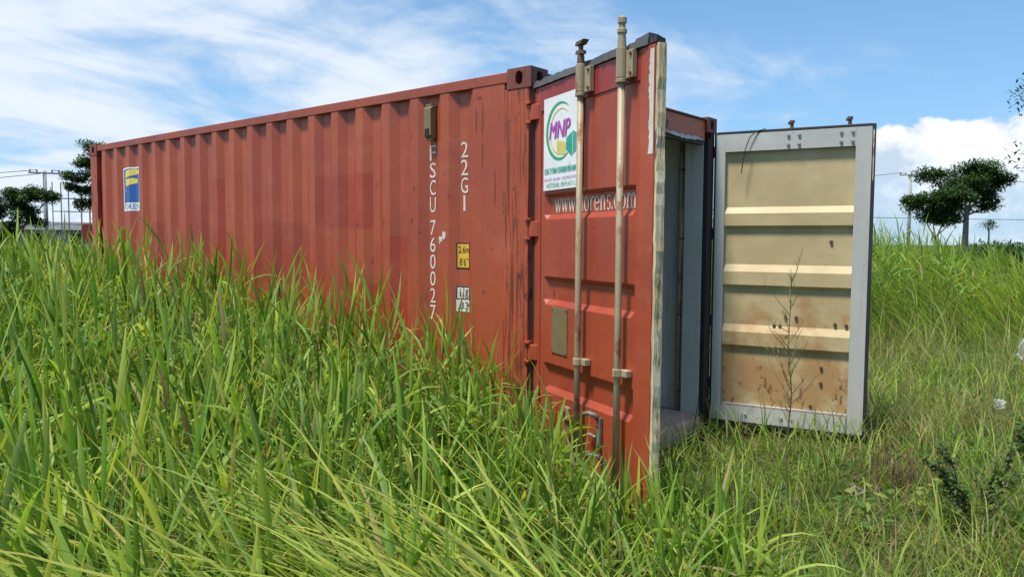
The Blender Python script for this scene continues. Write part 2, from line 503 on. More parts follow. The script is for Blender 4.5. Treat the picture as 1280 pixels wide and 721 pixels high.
# closed end
mb = MB(); mb2 = MB()
xs = np.arange(0.1, W-0.09, 0.0625)
for k, (a, b) in enumerate(zip(xs[:-1], xs[1:])):
    dd = [0.0, 0.045, 0.045, 0.0]
    da, db = dd[k % 4], dd[(k+1) % 4]
    mb.add([(a, L-0.01-da, 0.15), (b, L-0.01-db, 0.15), (b, L-0.01-db, 2.50), (a, L-0.01-da, 2.50)], [(0, 1, 2, 3)])
    mb2.add([(a, L-0.015-da, 0.15), (b, L-0.015-db, 0.15), (b, L-0.015-db, 2.50), (a, L-0.015-da, 2.50)], [(0, 1, 2, 3)])
mb.build('end_wall', 'red_side', box_root, recalc=False)
mb2.build('inner_lining', 'liner_grey', box_root, recalc=False)
# roof with shallow cross corrugation
mb = MB(); mb2 = MB()
ys = np.arange(0.10, L-0.08, 0.0525)
for k, (a, b) in enumerate(zip(ys[:-1], ys[1:])):
    dd = [0.0, 0.018, 0.018, 0.0]
    da, db = dd[k % 4], dd[(k+1) % 4]
    mb.add([(0.05, a, 2.572-da), (0.05, b, 2.572-db), (W-0.05, b, 2.572-db), (W-0.05, a, 2.572-da)], [(0, 1, 2, 3)])
    mb2.add([(0.05, a, 2.568-da), (0.05, b, 2.568-db), (W-0.05, b, 2.568-db), (W-0.05, a, 2.568-da)], [(0, 1, 2, 3)])
mb.build('roof', 'red_rail', box_root, recalc=False)
mb2.build('inner_lining', 'liner_grey', box_root, recalc=False)
# rails
for x0, x1 in ((0.0, 0.06), (W-0.06, W)):
    MB().box(x0, x1, 0.178, L-0.178, 2.515, 2.577).build('top_side_rail', 'red_rail', box_root, 0.004)
    MB().box(x0+0.004, x1-0.004, 0.178, L-0.178, 0.03, 0.16).build('bottom_side_rail', 'red_rail', box_root, 0.004)
MB().box(0.17, W-0.17, L-0.07, L-0.004, 2.47, 2.577).build('end_top_rail', 'red_rail', box_root, 0.004)
MB().box(0.17, W-0.17, L-0.07, L-0.004, 0.03, 0.15).build('end_bottom_rail', 'red_rail', box_root, 0.004)
# floor boards and cross members
bw = (W-0.16)/8
for k in range(8):
    MB().box(0.08+k*bw+0.002, 0.08+(k+1)*bw-0.002, 0.10, L-0.07, 0.142, 0.170).build('floor_board', 'floor_ply', box_root, 0.002)
mb = MB()
for k in range(18):
    mb.box(0.07, W-0.07, 0.4+k*0.3, 0.445+k*0.3, 0.03, 0.14)
mb.build('cross_members', 'rusty_steel', box_root)


def stadium(cx, cy, hw, hh, n=24):
    """vertical stadium outline"""
    pts = []
    r = min(hw, hh)
    for k in range(n):
        a = 2*PI*k/n
        x, y = math.cos(a)*r, math.sin(a)*r
        x += math.copysign(hw-r, math.cos(a)) if hw > r else 0
        y += math.copysign(hh-r, math.sin(a)) if hh > r else 0
        pts.append((cx+x, cy+y))
    return pts


def holed(mb, P, a0, a1, b0, b1, hole, depth, nrm, mi=0, mh=1):
    """rectangular face with a stadium hole and the tube wall behind it; P(a,b,d) -> xyz"""
    n = len(hole)
    cx = sum(p[0] for p in hole)/n; cy = sum(p[1] for p in hole)/n
    out = []
    for (x, y) in hole:
        dx, dy = x-cx, y-cy
        s = min(((a1-cx)/dx if dx > 1e-9 else (a0-cx)/dx if dx < -1e-9 else 1e9),
                ((b1-cy)/dy if dy > 1e-9 else (b0-cy)/dy if dy < -1e-9 else 1e9))
        out.append((cx+dx*s, cy+dy*s))
    vs = [P(a, b, 0) for a, b in out]+[P(a, b, 0) for a, b in hole]+[P(a, b, depth) for a, b in hole]
    fs = [(k, (k+1) % n, n+(k+1) % n, n+k) for k in range(n)]
    fs2 = [(n+k, n+(k+1) % n, 2*n+(k+1) % n, 2*n+k) for k in range(n)]
    mb.add(vs, fs+fs2+[tuple(range(2*n, 3*n))], [mi]*n+[mi]*n+[mh])
    # corners
    for (ca, cb) in ((a0, b0), (a1, b0), (a1, b1), (a0, b1)):
        ang = math.atan2(cb-cy, ca-cx)
        aa = [math.atan2(q[1]-cy, q[0]-cx) for q in hole]
        df = [((x-ang+PI) % (2*PI))-PI for x in aa]
        i = max((d, k) for k, d in enumerate(df) if d <= 1e-9)[1]
        j = min((d, k) for k, d in enumerate(df) if d > -1e-9)[1]
        if i != j:
            mb.add([P(*out[i], 0), P(ca, cb, 0), P(*out[j], 0)], [(0, 1, 2)], mi)


def casting(xs, ys, zs):
    """ISO corner fitting: outer corner at given sides; xs=-1 left, ys=-1 door end, zs=1 top"""
    lx, ly, lz = 0.162, 0.178, 0.118
    x0 = 0.0-0.004 if xs < 0 else W+0.004-lx
    y0 = -0.004 if ys < 0 else L+0.004-ly
    z0 = 0.0 if zs < 0 else H-lz
    x1, y1, z1 = x0+lx, y0+ly, z0+lz
    mb = MB()
    xo, xi = (x0, x1) if xs < 0 else (x1, x0)
    yo, yi = (y0, y1) if ys < 0 else (y1, y0)
    zo, zi = (z1, z0) if zs > 0 else (z0, z1)
    sx, sy, sz = (1 if xs < 0 else -1), (1 if ys < 0 else -1), (-1 if zs > 0 else 1)
    holed(mb, lambda a, b, d: (xo+sx*d, a, b), y0, y1, z0, z1, stadium((yo+sy*0.089), (z0+z1)/2, 0.026, 0.040), 0.04, None)
    holed(mb, lambda a, b, d: (a, yo+sy*d, b), x0, x1, z0, z1, stadium((xo+sx*0.085), (z0+z1)/2, 0.030, 0.040), 0.04, None)
    holed(mb, lambda a, b, d: (a, b, zo+sz*d), x0, x1, y0, y1, stadium((xo+sx*0.085), (yo+sy*0.089), 0.032, 0.055), 0.04, None)
    mb.add([(xi, y0, z0), (xi, y1, z0), (xi, y1, z1), (xi, y0, z1)], [(0, 1, 2, 3)])
    mb.add([(x0, yi, z0), (x1, yi, z0), (x1, yi, z1), (x0, yi, z1)], [(0, 1, 2, 3)])
    mb.add([(x0, y0, zi), (x1, y0, zi), (x1, y1, zi), (x0, y1, zi)], [(0, 1, 2, 3)])
    return mb.build('corner_casting', ['red_cast', 'dark_hole'], box_root)


for xs in (-1, 1):
    for ys in (-1, 1):
        for zs in (-1, 1):
            casting(xs, ys, zs)
# corner posts
zp0, zp1 = 0.118, H-0.118
for s in (-1, 1):
    fx = (lambda x: x) if s < 0 else (lambda x: W-x)
    # door-end post: outer J section + inner channel painted like the inside
    mb = MB().box(fx(0.0), fx(0.062), 0.012, 0.205, zp0, zp1, 0)
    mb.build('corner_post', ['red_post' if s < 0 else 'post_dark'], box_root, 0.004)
    mb = MB().box(fx(0.064), fx(0.110), 0.055, 0.215, zp0+0.03, 2.40, 0)
    mb.build('post_liner', ['liner_grey'], box_root, 0.003)
    MB().box(fx(0.064), fx(0.105), 0.014, 0.053, zp0+0.02, 2.42).build('post_seal', 'black_rubber', box_root, 0.003)
    mb = MB().box(fx(0.0), fx(0.12), L-0.16, L-0.002, zp0, zp1, 0)
    mb.build('corner_post', ['red_post'], box_root, 0.005)
    # lashing rail just inside the door post
    mb = MB()
    yy, xx = 0.265, fx(0.075)
    mb.tube([(xx, yy, 0.20), (xx, yy, 2.44)], 0.019, 10, 0)
    mb.build('lashing_rail', 'tan_rod', box_root, smooth=True)
    for z in (0.33, 0.98, 1.62, 2.19):
        q = MB(); q.tube([(fx(0.050), yy-0.018, z), (fx(0.098), yy-0.018, z+0.002), (fx(0.104), yy+0.008, z+0.004), (fx(0.05), yy+0.02, z)], 0.006, 6)
        q.build('rail_clip', 'rusty_steel', box_root)
# door header
mb = MB().box(0.158, W-0.158, 0.022, 0.085, 2.405, 2.560)
mb.build('door_header', 'red_header', box_root, 0.004)
MB().box(0.15, W-0.15, 0.004, 0.12, 2.562, 2.574).build('header_eave', 'rusty_steel', box_root, 0.002)
# peeling strip hanging under the header
mb = MB()
xs = np.arange(0.18, W-0.17, 0.035)
lo = [2.388+0.010*math.sin(9*x)+0.012*random.random() for x in xs]
hi = [2.408+0.016*random.random() for x in xs]
for k in range(len(xs)-1):
    y0, y1 = 0.012-0.012*random.random(), 0.019
    mb.add([(xs[k], y0, lo[k]), (xs[k+1], y0, lo[k+1]), (xs[k+1], y1, hi[k+1]), (xs[k], y1, hi[k])], [(0, 1, 2, 3)])
pl = mb.build('peeled_strip', 'primer_white', box_root, recalc=False)
md = pl.modifiers.new('solid', 'SOLIDIFY'); md.thickness = 0.004
MB().box(0.17, W-0.17, 0.024, 0.08, 2.368, 2.403).build('header_lip', 'black_rubber', box_root, 0.003)
mb = MB()
for k in range(10):
    x = 1.50+random.random()*0.14; z = 2.42+random.random()*0.05
    mb.box(x, x+0.03+0.03*random.random(), 0.008+0.006*random.random(), 0.021, z, z+0.02+0.02*random.random())
mb.build('torn_metal', 'rusty_steel', box_root, 0.003)
# sill
MB().box(0.164, W-0.164, 0.004, 0.098, 0.02, 0.168).build('door_sill', 'floor_ply', box_root, 0.006)

# ---- things painted on / fixed to the long side
def sideP(off=0.0025):
    return lambda a, b: (prof(a)-off, a, b)     # a is y (reads from +y to -y)


def drape(mb):
    """cut faces at the corrugation folds so print follows the sheet"""
    bm = bmesh.new()
    vs = [bm.verts.new((0, v[1], v[2])) for v in mb.v]
    for f, mi in zip(mb.f, mb.mi):
        try:
            fc = bm.faces.new([vs[i] for i in f]); fc.material_index = mi
        except ValueError:
            pass
    ys = [v[1] for v in mb.v]
    for q in breaks(min(ys), max(ys))[1:-1]:
        bmesh.ops.bisect_plane(bm, geom=bm.verts[:]+bm.edges[:]+bm.faces[:], plane_co=(0, q, 0), plane_no=(0, 1, 0))
    bm.verts.index_update()
    out = MB()
    out.off = getattr(mb, 'off', None)
    out.v = [(v.co.x, v.co.y, v.co.z) for v in bm.verts]
    out.f = [tuple(v.index for v in f.verts) for f in bm.faces]
    out.mi = [f.material_index for f in bm.faces]
    bm.free()
    return out


def print_side(name, mats, layers, parent=box_root):
    """layers: list of (fn(mb), offset) drawn in the (y, z) plane"""
    res = MB()
    for fn, off in layers:
        q = MB(); fn(q)
        q = drape(q)
        res.add([(prof(v[1])-off, v[1], v[2]) for v in q.v], q.f, q.mi)
    return res.build(name, mats, parent, recalc=False)


flat2 = lambda a, b: (0, a, b)
zt = 2.205
for s in 'FSCU':
    print_side('painted_letter', 'paint_white', [(lambda q, s=s, z=zt: put_text(q, s, 0.862, 0.808, z-0.098, z, flat2), 0.0025)])
    zt -= 0.1115
zt = 1.722
for s in '760027':
    print_side('painted_numeral', 'paint_white', [(lambda q, s=s, z=zt: put_text(q, s, 0.860, 0.810, z-0.096, z, flat2), 0.0025)])
    zt -= 0.1105
zt = 2.207
for s in '22G1':
    wd = 0.008 if s == '1' else 0.030
    print_side('painted_letter', 'paint_white', [(lambda q, s=s, z=zt, wd=wd: put_text(q, s, 0.553+wd, 0.553-wd, z-0.098, z, flat2), 0.0025)])
    zt -= 0.111


def rect(a0, a1, b0, b1, mi=0):
    return lambda q: q.add([(0, a0, b0), (0, a1, b0), (0, a1, b1), (0, a0, b1)], [(0, 1, 2, 3)], mi)


def frame_rect(a0, a1, b0, b1, t, mi):
    def fn(q):
        s = 1 if a1 > a0 else -1
        for r in ((a0, a1, b0, b0+t), (a0, a1, b1-t, b1), (a0, a0+s*t, b0+t, b1-t), (a1-s*t, a1, b0+t, b1-t)):
            rect(*r, mi)(q)
    return fn


print_side('height_decal', ['print_orange', 'print_black'], [
    (rect(0.612, 0.500, 1.415, 1.578, 0), 0.0020), (frame_rect(0.612, 0.500, 1.415, 1.578, 0.007, 1), 0.0030),
    (lambda q: put_text(q, '2,6m', 0.600, 0.508, 1.508, 1.556, flat2, 1), 0.0035),
    (lambda q: put_text(q, "8'6''", 0.592, 0.520, 1.433, 1.482, flat2, 1), 0.0035)])
print_side('code_decal', ['print_cream', 'print_black'], [
    (rect(0.612, 0.500, 1.143, 1.303, 0), 0.0020),
    (frame_rect(0.612, 0.500, 1.220, 1.303, 0.006, 1), 0.0030), (rect(0.560, 0.554, 1.226, 1.297, 1), 0.0030),
    (lambda q: put_text(q, 'i', 0.590, 0.578, 1.236, 1.286, flat2, 1), 0.0035),
    (lambda q: put_text(q, 'g', 0.545, 0.514, 1.230, 1.284, flat2, 1), 0.0035),
    (lambda q: put_text(q, '33', 0.585, 0.515, 1.160, 1.205, flat2, 1), 0.0035)])


def flag(q):
    # two waving strokes of the emblem
    for (b, h, a_end) in ((2.205, 0.050, 5.005), (2.115, 0.052, 5.035)):
        n = 10
        lo, hi = [], []
        for k in range(n+1):
            t_ = k/n
            a = 5.30+(a_end-5.30)*t_
            wv = 0.022*math.sin(t_*PI*0.9)*0.4+0.030*t_
            lo.append((0, a, b-0.03*(1-t_)+wv)); hi.append((0, a, b+h+wv-(0.012 if t_ > 0.85 else 0)))
        q.add(lo+hi, [(k, k+1, n+1+k+1, n+1+k) for k in range(n)], 2)
    q.add([(0, 5.30, 2.06), (0, 5.21, 2.095), (0, 5.21, 2.13), (0, 5.30, 2.13)], [(0, 1, 2, 3)], 2)


print_side('emblem_decal', ['print_white', 'print_blue', 'print_gold'], [
    (rect(5.350, 4.925, 1.870, 2.305, 0), 0.0020), (rect(5.335, 4.945, 1.955, 2.290, 1), 0.0030), (flag, 0.0036),
    (lambda q: put_text(q, 'FLORENS', 5.335, 4.945, 1.885, 1.940, flat2, 1), 0.0030)])
# bare scratch marks
mb = MB()
for (a, b, da, db) in ((0.735, 1.60, 0.035, 0.022), (0.70, 1.625, 0.022, 0.03), (0.745, 1.58, 0.02, 0.012)):
    pts = [(0, a+da*math.cos(k)*(0.6+0.4*random.random()), b+db*math.sin(k)*(0.6+0.4*random.random())) for k in np.linspace(0, 2*PI, 9)[:-1]]
    mb.add(pts, [tuple(range(8))], 0)
q = drape(mb)
res = MB().add([(prof(v[1])-0.002, v[1], v[2]) for v in q.v], q.f, 0)
res.build('paint_chip', 'primer_white', box_root, recalc=False)
# scuffs and rust spots knocked into the sheet
RS = random.Random(17)
def blot(name, a, b, da, db, mat, n=11):
    m_ = MB()
    pts = [(0, a+da*math.cos(k)*RS.uniform(0.45, 1.0), b+db*math.sin(k)*RS.uniform(0.45, 1.0)) for k in np.linspace(0, 2*PI, n+1)[:-1]]
    m_.add([(0, a, b)]+pts, [(0, 1+k, 1+(k+1) % n) for k in range(n)], 0)
    q_ = drape(m_)
    MB().add([(prof(v[1])-0.0016, v[1], v[2]) for v in q_.v], q_.f, 0).build(name, mat, box_root, recalc=False)
for (a, b) in ((1.01, 2.28), (1.00, 1.72), (0.70, 2.02), (0.66, 1.88), (1.29, 1.71), (1.57, 1.70), (1.85, 1.69), (0.98, 1.93), (1.04, 1.58), (3.02, 2.36), (2.7, 1.95), (0.30, 1.55), (0.36, 1.28), (1.44, 1.44), (2.16, 1.9), (3.8, 1.7)):
    blot('rust_spot', a, b, RS.uniform(0.010, 0.024), RS.uniform(0.010, 0.030), RS.choice(['red_cast', 'red_dull', 'rusty_steel']))
for (a, b, da, db) in ((0.372, 2.33, 0.007, 0.13), (0.425, 2.33, 0.006, 0.11), (0.398, 2.455, 0.03, 0.012), (0.372, 2.12, 0.005, 0.10), (0.27, 1.9, 0.005, 0.16), (1.30, 2.05, 0.006, 0.09)):
    blot('scuff_mark', a, b, da, db, 'red_cast', 15)
# ventilator box
mb = MB()
mb.prism([(-0.018, 2.262), (0.006, 2.245), (0.038, 2.245), (0.038, 2.452), (0.006, 2.452), (-0.018, 2.435)], 0.800, 0.862, 'y')
v = mb.build('ventilator', 'olive_plate', box_root, 0.004)
q = MB().box(-0.021, -0.0185, 0.812, 0.850, 2.265, 2.305).build('vent_opening', 'dark_hole', v)
for z in (2.238, 2.456):
    MB().box(-0.004, 0.02, 0.806, 0.856, z-0.006, z+0.006).build('vent_flange', 'olive_plate', v)

# ------------------------------------------------------------------ doors
ZB, ZT, DW = 0.134, 2.460, 1.168
RIB = [(0.740, 0.772, 0.880, 0.905), (1.235, 1.262, 1.368, 1.392), (1.712, 1.738, 1.835, 1.852)]


def door(side):
    """side -1: left leaf (outer face y=0, inner +y). side 1: right leaf, mirrored, inner face at y=0"""
    s = 1 if side < 0 else -1
    ang = -math.radians(114.74) if side < 0 else math.radians(101.30)
    hx = 0.03 if side < 0 else W-0.03
    y0, y1 = (0.0, 0.048) if side < 0 else (-0.048, 0.0)
    X = lambda u: s*u
    bottom_u = 0.02
    mb = MB()
    # slots: 0 outer red, 1 inner grey, 2 maroon, 3 worn edge
    def member(u0, u1, z0, z1, outer=0):
        xa, xb = X(u0), X(u1)
        if side < 0:
            mb.box(xa, xb, y0, y1, z0, z1, [outer, outer, outer, 1, outer, outer])
        else:
            mb.box(xa, xb, y0, y1, z0, z1, [1, outer, outer, 1, 1, 1])
    member(bottom_u, 0.092, ZB, ZT-0.002)
    member(1.058, DW, ZB, ZT-0.002)
    member(0.0925, 1.0575, 2.318, ZT-0.002, 2)
    member(0.0925, 1.0575, ZB, 0.262)
    # pressed panel
    us = [0.0925, 0.130, 0.162, 1.000, 1.030, 1.0575] if side < 0 else [0.0925, 0.0930, 0.0935, 1.0565, 1.0570, 1.0575]
    zs = [(0.262, 0)]
    for a, b, c, d in RIB:
        zs += [(a, 0), (b, 1), (c, 1), (d, 0)] if side < 0 else [(a-0.012, 0), (b-0.012, 1), (c-0.012, 1), (d+0.022, 0)]
    zs += [(2.318, 0)]
    for (off, slot) in ((0.0, 0), (0.004, 4)):
        vs, fs = [], []
        for (z, r) in zs:
            for u in us:
                dep = (0.024 if side < 0 else 0.029) if (r and us[2] <= u <= us[3]) else 0.0
                vs.append((X(u), y0+0.007+dep+off, z))
        n = len(us)
        for i in range(len(zs)-1):
            for k in range(n-1):
                fs.append((i*n+k, i*n+k+1, (i+1)*n+k+1, (i+1)*n+k))
        mb.add(vs, fs, slot)
    # the seal channel on the lock edge, peeled bare on the left leaf
    d = mb.build('door', ['red_door', 'inside_grey', 'red_maroon' if side < 0 else 'red_door', 'peeled_edge', 'inside_grey' if side < 0 else 'tan_panel'],
                 box_root, 0.003, recalc=False)
    d.location = (hx, 0, 0); d.rotation_euler = (0, 0, ang)
    return d, X, y0, y1


# ---- left leaf
dl, X, y0, y1 = door(-1)
dl['label'] = 'left door leaf, red outer face with two tan locking rods, sticker and web address'


def sub(mb, name, mats, parent=None, **k):
    return mb.build(name, mats, parent if parent else dl, **k)


def wobble_box(mb, a0, a1, f, n, mi=0):
    """a bar along u or z whose cross-section wobbles: f(t)->(4 corner points)"""
    vs, fs = [], []
    for k in range(n+1):
        vs += f(a0+(a1-a0)*k/n)
    for k in range(n):
        for j in range(4):
            fs.append((4*k+j, 4*k+(j+1) % 4, 4*k+4+(j+1) % 4, 4*k+4+j))
    fs += [(3, 2, 1, 0), tuple(4*n+j for j in range(4))]
    mb.add(vs, fs, mi)


R = random.Random(3)
mb = MB()
def gk(u):
    z1_ = ZT+0.034+0.006*R.uniform(-1, 1)+(0.018*max(0, (u-1.0)/0.16)); o = 0.004*R.uniform(-1, 1)
    return [(u, -0.012+o, ZT+0.001), (u, 0.050, ZT+0.001), (u, 0.046+o, z1_), (u, -0.004+o, z1_+0.004)]
wobble_box(mb, 0.0, 1.12, gk, 40)
sub(mb, 'top_gasket', 'worn_gasket')
mb = MB()
wobble_box(mb, 1.125, 1.175, lambda u: [(u, 0.0, ZT+0.004), (u, 0.05, ZT+0.004), (u, 0.05, ZT+0.02+0.01*R.random()), (u, 0.004, ZT+0.025+0.012*R.random())], 5)
sub(mb, 'torn_gasket_end', 'black_rubber')
MB().box(0.004, 0.018, -0.004, 0.05, ZB, ZT).build('hinge_gasket', 'black_rubber', dl, 0.003)
mb = MB()
wobble_box(mb, ZB, ZT, lambda z: [(DW+0.001, 0.004+0.004*R.random(), z), (DW+0.001, 0.047, z), (DW+0.022+0.003*R.uniform(-1, 1), 0.046, z), (DW+0.016+0.006*R.uniform(-1, 1), 0.006+0.004*R.random(), z)], 46)
sub(mb, 'bare_seal_channel', 'peeled_edge')
# white primer stripe where paint flaked next to the edge
mb = MB()
zz = np.linspace(1.98, 2.44, 18)
for a, b in zip(zz[:-1], zz[1:]):
    l0, l1 = 1.125+0.012*R.random(), 1.125+0.012*R.random()
    mb.add([(l0, -0.0015, a), (DW-0.004, -0.0015, a), (DW-0.004, -0.0015, b), (l1, -0.0015, b)], [(0, 1, 2, 3)])
sub(mb, 'flaked_paint', 'primer_white', recalc=False)

def rod(u, tip):
    mb = MB()
    yy = -0.038
    mb.tube([(u, yy, 0.20), (u, yy, 1.2), (u, yy, 2.325)], 0.0165, 14)
    r = sub(mb, 'locking_rod', 'tan_rod', smooth=True)
    # upper bearing sleeve with side flange and collar
    q = MB()
    q.tube([(u, yy, 2.340), (u, yy, 2.478)], 0.0255, 14)
    q.tube([(u, yy, 2.318), (u, yy, 2.338)], 0.0275, 14)
    q.box(u+0.012, u+0.075, -0.030, -0.003, 2.335, 2.462)
    q.box(u-0.024, u+0.05, -0.020, -0.002, 2.342, 2.458)
    q.build('bearing_bracket', 'tan_rod', r, 0.003)
    for (du, z) in ((0.062, 2.355), (0.062, 2.442)):
        q = MB(); q.tube([(u+du, -0.029, z), (u+du, -0.038, z)], 0.008, 6); q.build('bolt', 'rusty_steel', r)
    q = MB()
    if tip == 'cam':      # hammer-headed cam
        q.tube([(u, yy, 2.479), (u, yy, 2.53)], [0.020, 0.017], 12)
        q.prism([(u-0.030, 2.531), (u+0.030, 2.527), (u+0.022, 2.545), (u-0.022, 2.548)], yy-0.016, yy+0.016, 'y')
        q.tube([(u, yy, 2.549), (u, yy, 2.572)], 0.013, 10)
        q.prism([(u-0.030, 2.5725), (u+0.024, 2.5735), (u+0.052, 2.592), (u-0.02, 2.590)], yy-0.018, yy+0.018, 'y')
    else:                 # turned knob
        q.tube([(u, yy, 2.479), (u, yy, 2.54), (u, yy, 2.545), (u, yy, 2.56), (u, yy, 2.565), (u, yy, 2.585), (u, yy, 2.59), (u, yy, 2.612), (u, yy, 2.62)],
               [0.021, 0.018, 0.023, 0.023, 0.016, 0.016, 0.021, 0.021, 0.014], 12)
    q.build('cam_end', 'rusty_steel' if tip == 'cam' else 'tan_rod', r, smooth=False)
    # middle guide and lower bearing
    q = MB(); q.tube([(u, yy, 0.955), (u, yy, 0.992)], 0.0235, 12); q.box(u-0.02, u+0.062, -0.030, 0.004, 0.957, 0.990)
    q.build('rod_guide', 'tan_rod', r, 0.003)
    q = MB(); q.tube([(u, yy, 0.215), (u, yy, 0.36)], 0.0255, 12); q.box(u-0.03, u+0.075, -0.03, -0.003, 0.225, 0.345)
    q.build('bearing_bracket', 'tan_rod', r, 0.003)
    return r


rod(0.592, 'cam')
rod(0.962, 'knob')
# door handle hub and bar
mb = MB().prism([(0.438, 0.645), (0.505, 0.645), (0.505, 0.715), (0.438, 0.715)], -0.045, -0.018, 'y')
hd = sub(mb, 'handle_hub', 'tan_rod', bevel=0.006)
q = MB(); q.tube([(0.472, -0.044, 0.682), (0.472, -0.052, 0.682)], 0.012, 10); q.build('hub_bolt', 'dark_hole', hd)
mb = MB().box(0.452, 0.492, -0.030, -0.014, 0.43, 0.6445)
sub(mb, 'handle_bar', 'olive_plate', bevel=0.004)
# two hooked keepers
def keeper(u, z):
    mb = MB()
    mb.box(u-0.014, u+0.016, -0.016, 0.004, z-0.135, z+0.01)
    k = sub(mb, 'handle_keeper', 'dark_steel', bevel=0.004)
    q = MB(); q.tube([(u, -0.012, z), (u-0.004, -0.03, z+0.022), (u-0.03, -0.052, z+0.030), (u-0.068, -0.06, z+0.020), (u-0.082, -0.058, z-0.004)], [0.013, 0.013, 0.012, 0.011, 0.008], 8)
    q.build('hook', 'dark_steel', k, smooth=True)
    q = MB(); q.tube([(u-0.02, -0.014, z-0.095), (u-0.062, -0.034, z-0.082)], [0.009, 0.006], 8); q.build('peg', 'dark_steel', k)
    for dz in (-0.03, -0.115):
        q = MB(); q.tube([(u+0.001, -0.016, z+dz), (u+0.001, -0.022, z+dz)], 0.007, 6); q.build('bolt', 'rusty_steel', k)
keeper(0.760, 0.705)
keeper(0.808, 0.505)
# data plate
dp = sub(MB().box(0.236, 0.408, 0.001, 0.0068, 0.972, 1.226), 'data_plate', 'olive_plate', bevel=0.002)
for (u, z) in ((0.247, 1.215), (0.397, 1.215), (0.247, 0.983), (0.397, 0.983)):
    q = MB(); q.tube([(u, 0.001, z), (u, -0.003, z)], 0.005, 6); q.build('rivet', 'rusty_steel', dp)
# hinges
for z in (0.42, 0.945, 1.66, 2.325):
    mb = MB()
    mb.prism([(-0.055, 0.010), (-0.050, -0.016), (0.0, -0.028), (0.045, -0.022), (0.075, -0.004), (0.075, 0.004), (0.0, 0.006)], z-0.045, z+0.045, 'z')
    h = sub(mb, 'hinge', 'red_door', bevel=0.004)
    q = MB(); q.tube([(-0.004, -0.012, z-0.062), (-0.004, -0.012, z+0.062)], 0.012, 10); q.build('hinge_pin', 'rusty_steel', h, smooth=True)
# hinge lugs on the post
for z in (0.42, 0.945, 1.66, 2.325):
    MB().box(-0.012, 0.03, -0.008, 0.03, z+0.047, z+0.064).build('hinge_lug', 'red_post', box_root, 0.003)
    MB().box(-0.012, 0.03, -0.008, 0.03, z-0.064, z-0.047).build('hinge_lug', 'red_post', box_root, 0.003)

# sticker
st = sub(MB().add([(0.136, -0.003, 1.872), (0.560, -0.003, 1.872), (0.560, -0.003, 2.378), (0.136, -0.003, 2.378)], [(0, 1, 2, 3)]), 'sticker', 'print_white', recalc=False)
md = st.modifiers.new('solid', 'SOLIDIFY'); md.thickness = 0.0012
SP = lambda off: (lambda a, b: (a, -0.0045-off, b))


def ring(mb, cx, cz, r, w0, w1, a0, a1, P, mi, sx=1.0):
    n = 40
    vs, fs = [], []
    for k in range(n+1):
        t_ = k/n; a = math.radians(a0+(a1-a0)*t_)
        ww = w0+(w1-w0)*math.sin(PI*t_)
        vs += [P(cx+math.cos(a)*(r+ww/2)*sx, cz+math.sin(a)*(r+ww/2)), P(cx+math.cos(a)*(r-ww/2)*sx, cz+math.sin(a)*(r-ww/2))]
    for k in range(n):
        fs.append((2*k, 2*k+1, 2*k+3, 2*k+2))
    mb.add(vs, fs, mi)


mb = MB()
ring(mb, 0.325, 2.185, 0.150, 0.004, 0.024, 55, 310, SP(0), 0)
ring(mb, 0.330, 2.183, 0.120, 0.003, 0.012, 50, 300, SP(0), 1)
put_text(mb, 'MNP', 0.200, 0.420, 2.150, 2.240, SP(0.0008), 2, shear=0.18)
put_text(mb, 'MNP', 0.204, 0.424, 2.150, 2.240, SP(0.0012), 2, shear=0.18)
put_text(mb, 'MNP', 0.208, 0.428, 2.150, 2.240, SP(0.0016), 2, shear=0.18)
P_ = SP(0.0004)
for k in range(5):      # small ribbed yellow container
    a = 0.288+k*0.021
    mb.add([P_(a, 2.063-0.002*k), P_(a+0.018, 2.061-0.002*k), P_(a+0.018, 2.135-0.004*k), P_(a, 2.138-0.004*k)], [(0, 1, 2, 3)], 1)
for k in range(5):      # green container, long face
    a = 0.392+k*0.013
    mb.add([P_(a, 2.078-0.009*k), P_(a+0.011, 2.071-0.009*k), P_(a+0.011, 2.143+0.006*k), P_(a, 2.138+0.006*k)], [(0, 1, 2, 3)], 3)
for (a, b) in ((0.462, 0.476), (0.480, 0.494), (0.498, 0.512)):
    mb.add([P_(a, 2.045+(a-0.462)*0.5), P_(b, 2.045+(b-0.462)*0.5), P_(b, 2.172-(b-0.462)*0.4), P_(a, 2.172-(a-0.462)*0.4)], [(0, 1, 2, 3)], 3)
put_text(mb, 'CÔNG TY TNHH CONTAINER MIỀN NAM PHÁT', 0.148, 0.548, 1.960, 2.012, P_, 3)
put_text(mb, 'CÔNG TY TNHH CONTAINER MIỀN NAM PHÁT', 0.150, 0.550, 1.960, 2.012, SP(0.0008), 3)
put_text(mb, 'SẢN XUẤT - MUA BÁN - CHO THUÊ CONTAINER', 0.148, 0.548, 1.922, 1.948, P_, 2)
put_text(mb, 'HOTLINE: 0919.417.139', 0.175, 0.525, 1.884, 1.910, P_, 0)
mb.build('sticker_print', ['print_green', 'print_yellow', 'print_purple', 'print_teal'], st, recalc=False)


